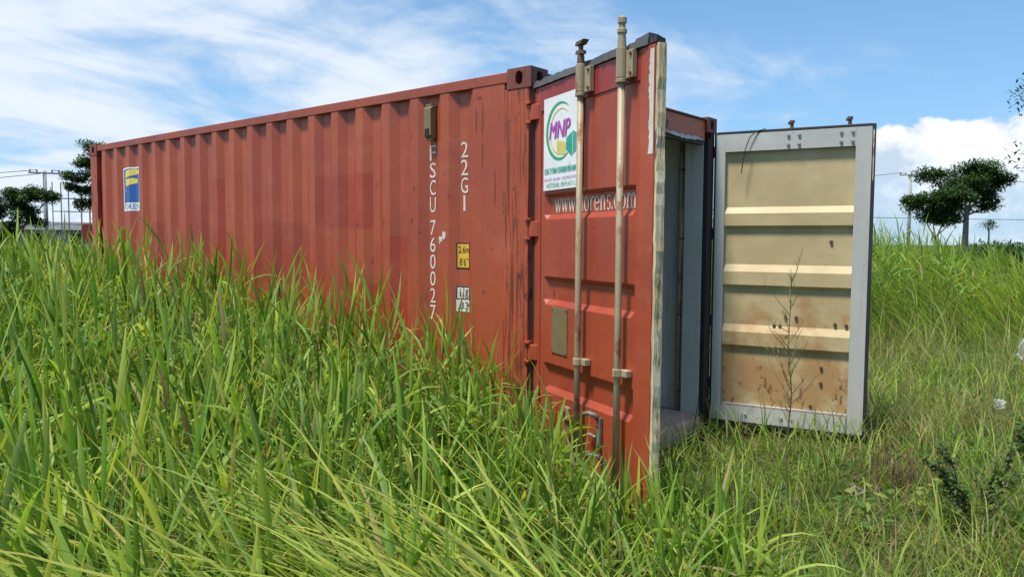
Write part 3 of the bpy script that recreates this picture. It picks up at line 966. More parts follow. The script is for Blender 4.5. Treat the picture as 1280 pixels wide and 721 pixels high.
# serif lettering, drawn stroke by stroke
def serif_word(mb, word, a0, a1, b0, xh, P, mi=0):
    T, tn = 0.17, 0.075
    polys = []
    def stroke(x, p, q, wd):
        dx, dy = q[0]-p[0], q[1]-p[1]; l = math.hypot(dx, dy); nx, ny = -dy/l*wd/2, dx/l*wd/2
        polys.append([(x+p[0]+nx, p[1]+ny), (x+q[0]+nx, q[1]+ny), (x+q[0]-nx, q[1]-ny), (x+p[0]-nx, p[1]-ny)])
    def stem(x, c, lo, hi, top=1, bot=1):
        polys.append([(x+c-T/2, lo), (x+c+T/2, lo), (x+c+T/2, hi), (x+c-T/2, hi)])
        if bot: polys.append([(x+c-T*1.1, lo-0.002), (x+c+T*1.1, lo-0.002), (x+c+T*1.1, lo+0.06), (x+c-T*1.1, lo+0.06)])
        if top: polys.append([(x+c-T*1.2, hi-0.09), (x+c, hi-0.07), (x+c, hi), (x+c-T*0.4, hi)])
    def arc(x, cx, cy, rx, ry, d0, d1, wx=T, wy=tn, n=14):
        for k in range(n):
            aa, ab = math.radians(d0+(d1-d0)*k/n), math.radians(d0+(d1-d0)*(k+1)/n)
            f = lambda a, o: (x+cx+math.cos(a)*(rx-(wx if o else 0)), cy+math.sin(a)*(ry-(wy if o else 0)))
            polys.append([f(aa, 0), f(ab, 0), f(ab, 1), f(aa, 1)])
    x = 0.0
    for ch in word:
        if ch == 'w':
            stroke(x, (0.08, 1), (0.36, 0), T); stroke(x, (0.36, 0), (0.60, 1), tn); stroke(x, (0.58, 1), (0.86, 0), T); stroke(x, (0.86, 0), (1.12, 1), tn)
            for c in (0.08, 0.60, 1.10): polys.append([(x+c-0.16, 0.94), (x+c+0.16, 0.94), (x+c+0.16, 1), (x+c-0.16, 1)])
            x += 1.28
        elif ch == '.':
            polys.append([(x+0.08, 0), (x+0.26, 0), (x+0.26, 0.18), (x+0.08, 0.18)]); x += 0.38
        elif ch == 'f':
            stem(x, 0.24, 0, 1.2, 0); arc(x, 0.42, 1.2, 0.265, 0.27, 180, 30); polys.append([(x+0.02, 0.93), (x+0.52, 0.93), (x+0.52, 1), (x+0.02, 1)]); x += 0.58
        elif ch == 'l':
            stem(x, 0.22, 0, 1.46); x += 0.46
        elif ch in 'oec':
            if ch == 'o': arc(x, 0.46, 0.5, 0.42, 0.53, 0, 360, n=24); x += 0.96
            elif ch == 'c': arc(x, 0.46, 0.5, 0.42, 0.53, 50, 318, n=20); polys.append([(x+0.62, 0.72), (x+0.80, 0.72), (x+0.80, 0.88), (x+0.62, 0.88)]); x += 0.88
            else:
                arc(x, 0.46, 0.5, 0.42, 0.53, 0, 320, n=22); polys.append([(x+0.10, 0.48), (x+0.88, 0.48), (x+0.88, 0.56), (x+0.10, 0.56)]); x += 0.92
        elif ch == 'r':
            stem(x, 0.22, 0, 1); arc(x, 0.60, 0.62, 0.33, 0.40, 170, 50, 0.12, 0.13); x += 0.76
        elif ch in 'nm':
            stem(x, 0.22, 0, 1); k = 0
            for c in ((0.74,) if ch == 'n' else (0.72, 1.22)):
                stem(x, c, 0, 0.68, 0); arc(x, c-0.20, 0.66, 0.285, 0.36, 170, 0, T, 0.12); k = c
            x += k+0.28
        elif ch == 's':
            arc(x, 0.38, 0.75, 0.28, 0.27, 35, 250, 0.12, 0.09); arc(x, 0.38, 0.26, 0.30, 0.28, 75, -145, 0.14, 0.09); x += 0.76
    sc = (a1-a0)/x
    for pz in polys:
        mb.add([P(a0+q[0]*sc, b0+q[1]*xh) for q in pz], [tuple(range(len(pz)))], mi)


mb = MB()
serif_word(mb, 'www.florens.com', 0.215, 1.005, 1.748, 0.072, lambda a, b: (a, 0.0295, b))
sub(mb, 'web_address', 'paint_white', recalc=False)

# ---- right leaf
dr, X, y0, y1 = door(1)
dr['label'] = 'right door leaf showing its grey frame and rust-stained tan inner panel'
# black seal all round
mb = MB(); mb.box(X(DW+0.001), X(DW+0.024), -0.046, 0.002, ZB-0.01, ZT+0.018); mb.build('edge_gasket', 'black_rubber', dr, 0.004)
mb = MB(); mb.box(X(0.02), X(DW), -0.046, 0.001, ZT, ZT+0.02); mb.build('top_gasket', 'black_rubber', dr, 0.004)
mb = MB(); mb.box(X(0.02), X(DW), -0.046, -0.002, ZB-0.026, ZB-0.002); mb.build('bottom_gasket', 'black_rubber', dr, 0.004)
mb = MB(); mb.box(X(0.002), X(0.018), -0.046, -0.004, ZB-0.01, ZT+0.01); mb.build('hinge_gasket', 'black_rubber', dr, 0.004)
# a slit where the outer seal has lifted
mb = MB(); mb.prism([(X(DW+0.010), 2.06), (X(DW+0.016), 2.05), (X(DW+0.018), 2.42), (X(DW+0.007), 2.44)], 0.0025, 0.006, 'y'); mb.build('lifted_seal', 'peeled_edge', dr)
for u, zz in ((0.585, 0), (1.005, 0)):
    q = MB(); q.tube([(X(u), -0.085, 0.2), (X(u), -0.085, 2.48)], 0.0165, 12)
    r_ = q.build('locking_rod', 'tan_rod', dr, smooth=True)
    q = MB(); q.tube([(X(u), -0.085, 2.481), (X(u), -0.085, 2.525), (X(u), -0.085, 2.53), (X(u), -0.085, 2.55)], [0.015, 0.013, 0.022, 0.02], 8)
    q.box(X(u-0.028), X(u+0.012), -0.10, -0.07, 2.52, 2.538)
    q.build('cam_end', 'rusty_steel', r_)
    for z in (0.3, 0.97, 2.40):
        q = MB().box(X(u-0.03), X(u+0.06), -0.106, -0.0495, z-0.03, z+0.03); q.build('rod_guide', 'tan_rod', r_, 0.003)
# nuts: pairs on the top member, and in the bays
nuts = [(u, z) for u in (0.575, 0.655) for z in (2.358, 2.428)]+[(u, z) for u in (0.955, 1.035) for z in (2.358, 2.428)]
for (u, z) in nuts:
    q = MB(); q.tube([(X(u), 0.0008, z), (X(u), 0.014, z)], [0.013, 0.011], 6); q.build('nut', 'galvanised', dr)
for (u, z) in ((0.585, 1.005), (0.665, 1.005), (0.95, 0.965), (1.03, 0.96), (0.86, 0.62), (0.86, 0.50), (0.79, 0.31), (0.905, 1.60), (0.50, 0.93), (0.545, 0.93)):
    q = MB(); q.tube([(X(u), -0.0368, z), (X(u), -0.022, z)], [0.014, 0.011], 6); q.build('nut', 'rusty_steel', dr)
for u in (0.30, 0.58, 0.66):
    q = MB(); q.tube([(X(u), 0.0008, 0.200), (X(u), 0.010, 0.200)], 0.010, 6); q.build('nut', 'galvanised', dr)
# angle strip along the foot of the panel
MB().box(X(0.095), X(1.055), -0.036, -0.008, 0.2635, 0.278).build('panel_foot_strip', 'galvanised', dr, 0.002)
# loose wire hanging over the top edge
q = MB()
pts = [(X(0.40), -0.01, ZT+0.026), (X(0.33), 0.012, ZT+0.008), (X(0.285), 0.024, ZT-0.04), (X(0.255), 0.028, ZT-0.13), (X(0.238), 0.03, ZT-0.24), (X(0.228), 0.03, ZT-0.32)]
q.tube(pts, 0.0042, 6)
q.build('loose_wire', 'wire_black', dr, smooth=True)
for z in (0.42, 0.945, 1.66, 2.325):
    q = MB(); q.prism([(X(-0.055), -0.048), (X(-0.05), -0.074), (X(0.045), -0.072), (X(0.075), -0.052), (X(0.075), -0.0485), (X(-0.02), -0.04)], z-0.045, z+0.045, 'z')
    q.build('hinge', 'red_door', dr, 0.004)


# =================================================================== VEGETATION
VIEWC = np.array([CAM.x, CAM.y])
LEFTW = np.array([-math.cos(YAW), math.sin(YAW)])      # the wind blows this way


class Grass:
    def __init__(self):
        self.V, self.F, self.C, self.n = [], [], [], 0

    def ribbons(self, base, az, el, droop, L_, Wd, col, nseg=5, fold=True, wind=0.0, tipcol=None, wbase=0.5, twist=None):
        N = len(base)
        base = np.asarray(base, float)
        t = np.linspace(0, 1, nseg+1)
        pos = base.copy()
        cols = 3 if fold else 2
        V = np.zeros((N, nseg+1, cols, 3))
        Cc = np.zeros((N, nseg+1, cols, 4)); Cc[..., 3] = 1
        tw = np.zeros(N) if twist is None else twist
        for k in range(nseg+1):
            a = el-droop*t[k]**1.35
            d = np.stack([np.cos(a)*np.cos(az), np.cos(a)*np.sin(az), np.sin(a)], -1)
            d[:, :2] += wind*t[k]*LEFTW
            d /= np.linalg.norm(d, axis=1, keepdims=True)
            s = np.stack([-np.sin(az), np.cos(az), np.zeros(N)], -1)
            s = s-d*np.sum(s*d, 1, keepdims=True); s /= np.linalg.norm(s, axis=1, keepdims=True)
            n_ = np.cross(s, d)
            s = s*np.cos(tw)[:, None]+n_*np.sin(tw)[:, None]
            n_ = np.cross(s, d)
            wk = (wbase+(1-wbase)*min(1, t[k]/0.3))*max(0.02, (1-t[k]**1.8)**0.9)
            ww = (Wd*wk*0.5)[:, None]
            V[:, k, 0] = pos-s*ww; V[:, k, -1] = pos+s*ww
            if fold: V[:, k, 1] = pos+n_*ww*0.45*(1 if True else -1)*-1
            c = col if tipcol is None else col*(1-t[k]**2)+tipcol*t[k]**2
            Cc[:, k, :, :3] = c[:, None, :]
            if k < nseg: pos = pos+d*(L_/nseg)[:, None]
        idx = np.arange(N*(nseg+1)*cols).reshape(N, nseg+1, cols)+self.n
        for j in range(cols-1):
            q = np.stack([idx[:, :-1, j], idx[:, :-1, j+1], idx[:, 1:, j+1], idx[:, 1:, j]], -1)
            self.F.append(q.reshape(-1, 4))
        self.V.append(V.reshape(-1, 3)); self.C.append(Cc.reshape(-1, 4)); self.n += V.size//3
        return pos

    def strips(self, path, rad, col):
        """thin three-sided stems; path (N,K,3), rad (N,K)"""
        N, K, _ = path.shape
        ang = np.array([0, 2*PI/3, 4*PI/3])
        off = np.stack([np.cos(ang), np.sin(ang), np.zeros(3)], -1)
        V = path[:, :, None, :]+off[None, None]*rad[:, :, None, None]
        idx = np.arange(N*K*3).reshape(N, K, 3)+self.n
        for j in range(3):
            q = np.stack([idx[:, :-1, j], idx[:, :-1, (j+1) % 3], idx[:, 1:, (j+1) % 3], idx[:, 1:, j]], -1)
            self.F.append(q.reshape(-1, 4))
        C = np.ones((N, K, 3, 4)); C[..., :3] = col[:, None, None, :]
        self.V.append(V.reshape(-1, 3)); self.C.append(C.reshape(-1, 4)); self.n += N*K*3

    def build(self, name, mat='grass_leaf', parent=None):
        V = np.concatenate(self.V); F = np.concatenate(self.F); C = np.concatenate(self.C)
        me = bpy.data.meshes.new(name)
        me.vertices.add(len(V)); me.vertices.foreach_set('co', V.astype(np.float32).ravel())
        me.loops.add(len(F)*4); me.loops.foreach_set('vertex_index', F.astype(np.int32).ravel())
        me.polygons.add(len(F)); me.polygons.foreach_set('loop_start', np.arange(0, len(F)*4, 4, dtype=np.int32))
        me.update(calc_edges=True)
        at = me.attributes.new('Col', 'FLOAT_COLOR', 'POINT'); at.data.foreach_set('color', C.astype(np.float32).ravel())
        me.polygons.foreach_set('use_smooth', np.ones(len(F), bool))
        me.materials.append(MAT[mat])
        o = bpy.data.objects.new(name, me); COL.objects.link(o); o.parent = parent
        return o


GREEN = np.array([(0.165, 0.300, 0.036), (0.120, 0.240, 0.030), (0.205, 0.340, 0.045), (0.075, 0.155, 0.022), (0.255, 0.375, 0.065), (0.19, 0.295, 0.075)])
YELL = np.array([(0.32, 0.40, 0.06), (0.37, 0.43, 0.09), (0.29, 0.39, 0.055)])
DRY = np.array([(0.34, 0.26, 0.13), (0.27, 0.19, 0.09), (0.40, 0.33, 0.18), (0.20, 0.14, 0.07)])


def pick(n, wg=0.8, wy=0.15, wd=0.05, jit=0.18):
    r = rng.random(n)
    c = GREEN[rng.integers(0, len(GREEN), n)].copy()
    m1 = (r > wg) & (r <= wg+wy); m2 = r > wg+wy
    c[m1] = YELL[rng.integers(0, len(YELL), m1.sum())]
    c[m2] = DRY[rng.integers(0, len(DRY), m2.sum())]
    return c*(1+jit*rng.uniform(-1, 1, (n, 1)))*(1+0.06*rng.uniform(-1, 1, (n, 3)))


def inside_box(x, y, m=0.03):
    return (x > -m) & (x < W+m) & (y > -m) & (y < L+m)


def near_doors(x, y, m=0.05):
    out = np.zeros(len(x), bool)
    for (hx, ax, ay, ln) in ((0.03, math.cos(math.radians(114.74)), -math.sin(math.radians(114.74)), 1.2),
                             (W-0.03, -math.cos(math.radians(101.3)), -math.sin(math.radians(101.3)), 1.2)):
        px, py = x-hx, y
        t_ = np.clip(px*ax+py*ay, 0, ln)
        out |= np.hypot(px-t_*ax, py-t_*ay) < m
    return out


def polar(x, y):
    dx, dy = x-VIEWC[0], y-VIEWC[1]
    d = np.hypot(dx, dy)
    a = np.degrees(np.arctan2(dx, dy))        # compass angle from +Y
    return d, a


def vnoise(x, y, s, seed=0):
    r = np.random.default_rng(seed)
    v = np.zeros(len(x))
    for k in range(5):
        a = r.uniform(0, 2*PI); f = s*(0.7+0.5*k); ph = r.uniform(0, 6)
        v += np.sin((x*math.cos(a)+y*math.sin(a))*f+ph+1.3*np.sin((x*math.sin(a)-y*math.cos(a))*f*0.6))/(1+0.4*k)
    return v/2.6


def reeds(G, x, y, h, lean, nleaf, lw, ll, colw=(0.80, 0.19, 0.01), fold=True, nseg=5):
    N = len(x)
    z = ground_z(x, y)
    la = rng.uniform(0, 2*PI, N)
    off = np.stack([np.cos(la), np.sin(la)], -1)*rng.uniform(0.02, 0.24, (N, 1))+LEFTW*lean[:, None]
    def at(s):
        s = s if np.ndim(s) else np.full(N, s)
        p = np.stack([x+off[:, 0]*h*s**1.8, y+off[:, 1]*h*s**1.8, z+h*s*(1-0.12*lean*s)], -1)
        return p
    K = 5
    path = np.stack([at(k/(K-1)) for k in range(K)], 1)
    rad = np.stack([np.full(N, 0.0032*(1-0.7*k/(K-1))) for k in range(K)], 1)*rng.uniform(0.8, 1.3, (N, 1))
    sc = pick(N, 0.75, 0.18, 0.07)
    G.strips(path, rad, sc)
    pl = rng.uniform(0, 2*PI, N)
    for j in range(nleaf):
        s = np.clip(0.22+0.78*(j+rng.uniform(0, 0.8, N))/nleaf, 0, 1.0)
        b = at(s)
        az = pl+(j % 2)*PI+rng.normal(0, 0.5, N)
        top = s > 0.86
        el = np.radians(np.where(top, rng.uniform(64, 88, N), rng.uniform(25, 74, N)))
        dr = np.where(top, rng.uniform(0.0, 0.6, N), rng.uniform(0.3, 1.8, N))
        Ln = ll*rng.uniform(0.6, 1.25, N)*np.where(s < 0.35, 0.75, 1.0)
        Wn = lw*rng.uniform(0.65, 1.25, N)
        dryp = np.where(s < 0.42, 0.12, 0.012)
        c = pick(N, *colw)
        dm = rng.random(N) < dryp
        c[dm] = DRY[rng.integers(0, len(DRY), dm.sum())]
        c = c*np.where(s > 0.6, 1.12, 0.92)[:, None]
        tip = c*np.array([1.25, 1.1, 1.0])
        G.ribbons(b, az, el, dr, Ln, Wn, c, nseg, fold, wind=0.22, tipcol=tip, wbase=0.35, twist=rng.normal(0, 0.5, N))


def scatter(n, x0, x1, y0, y1):
    return rng.uniform(x0, x1, n), rng.uniform(y0, y1, n)


# --- tall reeds between the viewer and the long side
def reed_h(x, y):
    return 0.99+0.42*np.clip(y/3.2, 0, 1)+0.06*np.clip((y-3)/3, 0, 1)


G = Grass()
x, y = scatter(9200, -4.2, 0.0, -1.5, 7.4)
d, a = polar(x, y)
edge = 0.72*x-0.12+0.16*np.sin(3*x)
keep = (y > edge) & (d > 1.25) & (a < 62) & (a > -6) & ~inside_box(x, y, 0.05) & ~near_doors(x, y, 0.07)
keep &= rng.random(len(x)) < np.clip(0.80+0.35*vnoise(x, y, 2.2, 3), 0.15, 1)*np.clip(1.15-d/14, 0.4, 1)
x, y, d, edge = x[keep], y[keep], d[keep], (edge[keep] if len(edge) == len(keep) else edge)
h = reed_h(x, y)*rng.uniform(0.55, 1.08, len(x))
cap = 0.60+0.50*np.clip((d-1.0)/2.2, 0, 1)        # the sward close by is lower
h = np.minimum(h, np.where(d < 3.2, cap*rng.uniform(0.75, 1.1, len(x)), 9))
h *= np.where((y-edge) < 0.45, 0.72, 1.0)
print('reeds', len(x))
near = d < 3.4
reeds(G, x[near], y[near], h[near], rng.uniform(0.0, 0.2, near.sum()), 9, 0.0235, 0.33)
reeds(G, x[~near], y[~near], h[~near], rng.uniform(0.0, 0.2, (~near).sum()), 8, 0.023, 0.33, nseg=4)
# a few that overtop the rest
x2 = np.array([-0.45, -0.6, -0.35, -0.8, -0.5, -0.3, -0.9, -0.55, -0.4, -0.7, -0.28, -0.5, -0.35, -0.25, -0.45, -0.6])
y2 = np.array([3.5, 2.9, 2.4, 3.1, 4.2, 1.9, 2.2, 1.3, 5.0, 1.6, 0.9, 0.5, 1.1, 5.5, 6.0, 4.6])
reeds(G, x2, y2, reed_h(x2, y2)*rng.uniform(1.02, 1.15, len(x2)), rng.uniform(0, 0.15, len(x2)), 9, 0.025, 0.36)
o = G.build('tall_reed_grass')
tag(o, 'tall broad-bladed green reed grass massed along the long red side', 'grass', kind='stuff')

# --- thatch and low blades under the reeds
G = Grass()
x, y = scatter(13000, -4.2, 0.0, -2.6, 6.5)
d, a = polar(x, y)
keep = (d > 0.9) & (d < 6.5) & (a < 75) & (a > -4) & ~inside_box(x, y, 0.02) & ~near_doors(x, y, 0.03) & (rng.random(len(x)) < np.clip(1.35-d/6, 0.2, 1))
x, y = x[keep], y[keep]; N = len(x); print('thatch', N)
b = np.stack([x, y, ground_z(x, y)+rng.uniform(0, 0.10, N)], -1)
c = pick(N, 0.58, 0.14, 0.28)
G.ribbons(b, rng.uniform(0, 2*PI, N), np.radians(rng.uniform(5, 80, N)), rng.uniform(0.2, 1.6, N), rng.uniform(0.15, 0.5, N), rng.uniform(0.004, 0.012, N), c, 4, False, 0.15)
o = G.build('undergrowth')
tag(o, 'low tangled blades and dry brown thatch under the reeds', 'undergrowth', kind='stuff')

# --- long arching blades right in front
G = Grass()
for k in range(30):
    bear = math.radians(22+44*(k+rng.uniform(0, 0.8))/30); dist = rng.uniform(1.45, 2.15)
    rx, ry = CAM.x+math.sin(bear)*dist, CAM.y+math.cos(bear)*dist
    N = 48
    bx = rx+rng.normal(0, 0.09, N); by = ry+rng.normal(0, 0.09, N)
    b = np.stack([bx, by, ground_z(bx, by)], -1)
    az = math.atan2(LEFTW[1], LEFTW[0])+rng.normal(0, 0.55, N)
    c = pick(N, 0.34, 0.64, 0.02)
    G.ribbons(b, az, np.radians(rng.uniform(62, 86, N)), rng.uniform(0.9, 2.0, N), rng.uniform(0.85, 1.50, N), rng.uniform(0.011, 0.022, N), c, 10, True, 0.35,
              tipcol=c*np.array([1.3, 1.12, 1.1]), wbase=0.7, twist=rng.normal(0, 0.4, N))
o = G.build('long_arching_grass')
tag(o, 'long yellow-green arching blades bending over in the foreground sward', 'grass', kind='stuff')

# --- trodden short grass in front of the open doors
G = Grass()
x, y = scatter(105000, -3.2, 9.5, -5.0, 3.5)
d, a = polar(x, y)
keep = (d > 1.3) & (a > 40) & (a < 98) & ~inside_box(x, y, 0.03) & (y < 0.72*x+0.35+np.where(x > 2.5, 9, 0)) & (x < 8.5-0.9*(y)*0.5)
keep &= rng.random(len(x)) < np.clip(1.25-d/11, 0.22, 1)*np.clip(0.72+0.75*vnoise(x, y, 2.6, 8), 0.10, 1)
keep &= ~near_doors(x, y, 0.012)
x, y, d = x[keep], y[keep], d[keep]; N = len(x); print('short', N)
pn = vnoise(x, y, 1.4, 21)
hh = (0.19+0.09*np.clip(vnoise(x, y, 1.1, 5), -1, 1)+0.014*d+0.35*np.clip((x-0.6*np.sin(2*y)-5.2+0.75*y)/3.0, 0, 1))*rng.uniform(0.45, 1.6, N)*(1+0.45*np.clip(vnoise(x, y, 3.4, 14), -1, 1))
b = np.stack([x, y, ground_z(x, y)], -1)
c = pick(N, 0.50, 0.30, 0.20)
ol = pn > 0.25
c[ol] = c[ol]*0.6+np.array([0.27, 0.26, 0.08])*0.4
dp = vnoise(x, y, 2.1, 63) > 0.38
c[dp] = c[dp]*0.5+np.array([0.30, 0.235, 0.11])*0.5
G.ribbons(b, rng.uniform(0, 2*PI, N), np.radians(rng.uniform(25, 88, N)), rng.uniform(0.2, 2.0, N), hh, rng.uniform(0.0035, 0.0085, N)*(1+d*0.06), c, 4, False, 0.3)
# fallen straw
x, y = scatter(5200, -2.2, 8.5, -4.4, 1.0)
d, a = polar(x, y)
k = (d > 1.6) & (a > 46) & (a < 96) & ~inside_box(x, y, 0.05) & (y < 0.72*x+0.2+np.where(x > 2.5, 9, 0)) & (rng.random(len(x)) < np.clip(0.4+0.8*vnoise(x, y, 1.5, 41), 0.05, 1))
x, y = x[k], y[k]; N = len(x)
b = np.stack([x, y, ground_z(x, y)+rng.uniform(0.01, 0.16, N)], -1)
G.ribbons(b, rng.uniform(0, 2*PI, N), np.radians(rng.uniform(-5, 35, N)), rng.uniform(0.0, 0.6, N), rng.uniform(0.15, 0.5, N), rng.uniform(0.003, 0.009, N), pick(N, 0.12, 0.13, 0.75), 4, False, 0.1)
# scattered taller blades
x, y = scatter(4200, -2.6, 7.5, -4.2, 0.2)
d, a = polar(x, y)
keep = (d > 1.7) & (a > 46) & (a < 96) & ~inside_box(x, y, 0.05) & (y < 0.72*x+0.2) & ~near_doors(x, y, 0.06)
keep &= rng.random(len(x)) < np.clip(0.55+0.6*vnoise(x, y, 1.9, 31), 0.05, 1)
x, y = x[keep], y[keep]; N = len(x)
b = np.stack([x, y, ground_z(x, y)], -1)
G.ribbons(b, rng.uniform(0, 2*PI, N), np.radians(rng.uniform(50, 88, N)), rng.uniform(0.3, 1.7, N), rng.uniform(0.22, 0.55, N), rng.uniform(0.007, 0.018, N), pick(N, 0.68, 0.26, 0.06), 5, True, 0.25)
o = G.build('short_grass')
tag(o, 'short trodden mixed green and straw grass in front of the open doors', 'grass', kind='stuff')

# clumps of reed leaning on the left door and before it
G = Grass()
x, y = scatter(900, -2.0, 0.6, -2.0, 0.1)
d, a = polar(x, y)
keep = (y < 0.72*x+0.05) & (y > 0.72*x-0.95) & (d > 1.9) & ~near_doors(x, y, 0.07) & ~inside_box(x, y, 0.05)
x, y, d, edge = x[keep], y[keep], d[keep], (edge[keep] if len(edge) == len(keep) else edge)
h = rng.uniform(0.34, 0.78, len(x))*np.where(y < 0.72*x-0.55, 0.70, 1.0)
reeds(G, x, y, h, rng.uniform(0, 0.25, len(x)), 5, 0.016, 0.28, (0.75, 0.20, 0.05))
t_ = rng.uniform(0.25, 1.35, 260); o_ = rng.uniform(0.07, 0.55, 260)
x = 0.03+t_*math.cos(math.radians(114.74))-o_*0.906; y = -t_*math.sin(math.radians(114.74))+o_*0.42-o_*0.35
k = ~near_doors(x, y, 0.07) & ~inside_box(x, y, 0.05)
x, y, t_, o_ = x[k], y[k], t_[k], o_[k]
reeds(G, x, y, rng.uniform(0.18, 0.44, len(x))*np.where(o_ > 0.3, 1.1, 0.95), rng.uniform(0, 0.25, len(x)), 6, 0.019, 0.30, (0.74, 0.24, 0.02))
t_ = rng.uniform(1.22, 1.7, 90)
x = 0.03+t_*math.cos(math.radians(114.74))+rng.normal(0, 0.14, 90); y = -t_*math.sin(math.radians(114.74))+rng.normal(0, 0.12, 90)
k = ~near_doors(x, y, 0.06)
x, y = x[k], y[k]
reeds(G, x, y, rng.uniform(0.22, 0.50, len(x)), rng.uniform(0, 0.3, len(x)), 6, 0.021, 0.32, (0.74, 0.24, 0.02))
o = G.build('reed_seedlings')
tag(o, 'sparse knee-high reeds growing round the foot of the left door', 'grass', kind='stuff')

# --- wind-blown tall grass beyond the container on the right
def windgrass(name, n, box, cond, hfun, wd, colw, label, wind=0.75, nseg=5, el=(72, 90), drp=(0.3, 1.3), spread=None):
    G = Grass()
    x, y = scatter(n, *box)
    d, a = polar(x, y)
    k = cond(x, y, d, a) & ~inside_box(x, y, 0.3)
    x, y, d = x[k], y[k], d[k]; N = len(x); print(name, N)
    b = np.stack([x, y, ground_z(x, y)], -1)
    h = hfun(x, y, d)*rng.uniform(0.55, 1.15, N)
    c = pick(N, *colw)
    v = vnoise(x, y, 0.9, 77)[:, None]
    c = c*(1+0.22*np.clip(v, -1, 1))
    az = rng.uniform(0, 2*PI, N) if spread is None else math.atan2(LEFTW[1], LEFTW[0])+rng.normal(0, spread, N)
    G.ribbons(b, az, np.radians(rng.uniform(*el, N)), rng.uniform(*drp, N), h*1.12, wd*rng.uniform(0.6, 1.3, N)*np.clip(d/11, 0.8, 4), c, nseg, False, wind)
    o = G.build(name)
    tag(o, label, 'grass', kind='stuff')


def rb(x, y):
    return x-8.0+0.75*y+0.6*np.sin(1.3*y)      # >0: beyond the trodden strip


windgrass('windblown_grass', 52000, (4.0, 24, -7, 16), lambda x, y, d, a: (rb(x, y) > 0) & (a > 52) & (a < 97) & (rng.random(len(x)) < np.clip(1.5-d/17, 0.3, 1)),
          lambda x, y, d: (1.25+0.85*np.clip((y+1.2)/3.0, 0, 1))*np.clip(0.42+rb(x, y)*0.16+0.12*vnoise(x, y, 1.3, 4), 0.3, 1), 0.013, (0.50, 0.46, 0.04),
          'chest-high wind-bent bright green grass beyond the right door', wind=0.9, el=(55, 88), drp=(0.2, 1.5), spread=0.8)
# reed plumes on top
G = Grass()
x, y = scatter(900, 7.5, 15, -1.0, 6)
d, a = polar(x, y)
k = (rb(x, y) > 1.0) & (a > 55) & (a < 92) & (rng.random(len(x)) < np.clip((y+1.5)/3, 0.1, 1))
x, y = x[k], y[k]
reeds(G, x, y, rng.uniform(1.6, 2.15, len(x))*np.clip(0.70+0.13*(y+1), 0.55, 1.0), rng.uniform(0.25, 0.5, len(x)), 8, 0.026, 0.42, (0.9, 0.08, 0.02), fold=False, nseg=4)
tag(G.build('windblown_reeds'), 'taller leafy reeds swept sideways by wind behind the right door', 'reeds', kind='stuff')

windgrass('field_grass_behind', 26000, (-14, 6, 6.4, 34), lambda x, y, d, a: (a > -2) & (a < 50) & (rng.random(len(x)) < np.clip(1.4-d/30, 0.25, 1)) & ((y > 7) | (x < -0.2)),
          lambda x, y, d: 1.10+0.05*np.sin(x), 0.017, (0.85, 0.12, 0.03), 'waist-high green grass in the field past the closed end', wind=0.4)
windgrass('distant_field_grass', 42000, (-20, 130, -12, 130), lambda x, y, d, a: (d > 22) & (d < 125) & (a > 8) & (a < 96) & ((a < 30) | (a > 62)) & (rng.random(len(x)) < np.clip(1.15-d/130, 0.3, 1)),
          lambda x, y, d: 1.50+0*x, 0.020, (0.80, 0.16, 0.04), 'open green field of grass reaching the horizon', wind=0.4, nseg=3)


# ------------------------------------------------------------------ single plants
def leaf_poly(G, base, az, el, Ln, Wd, col, droop=0.5):
    G.ribbons(np.array(base), np.array(az), np.array(el), np.full(len(az), droop), np.array(Ln), np.array(Wd), np.array(col), 4, True, 0.0, wbase=0.25)


def thing_with_leaves(name, root_loc, stems, leaves, leafmat_, stemmat, label, cat, group=None):
    e = empty(name, root_loc)
    mb = MB()
    for pts, r0, r1 in stems:
        n = len(pts)
        mb.tube(pts, [r0+(r1-r0)*k/(n-1) for k in range(n)], 5, 0, caps=False)
    mb.build('stem', stemmat, e, smooth=True)['kind'] = 'stuff'
    if leaves is not None: leaves.build('foliage', leafmat_, e)['kind'] = 'stuff'
    return tag(e, label, cat, group)


def bent(p, az, el, ln, n=5, curve=0.3, r=random):
    pts = [Vector(p)]
    for k in range(n):
        e_ = el+curve*(k/n)*r.uniform(-1, 1)
        a_ = az+curve*r.uniform(-1, 1)
        pts.append(pts[-1]+Vector((math.cos(e_)*math.cos(a_), math.cos(e_)*math.sin(a_), math.sin(e_)))*(ln/n))
    return pts


plain('stem_olive', (0.16, 0.15, 0.06), 0.7)
plain('stem_dark', (0.06, 0.05, 0.03), 0.8)
plain('stem_straw', (0.24, 0.19, 0.09), 0.8)


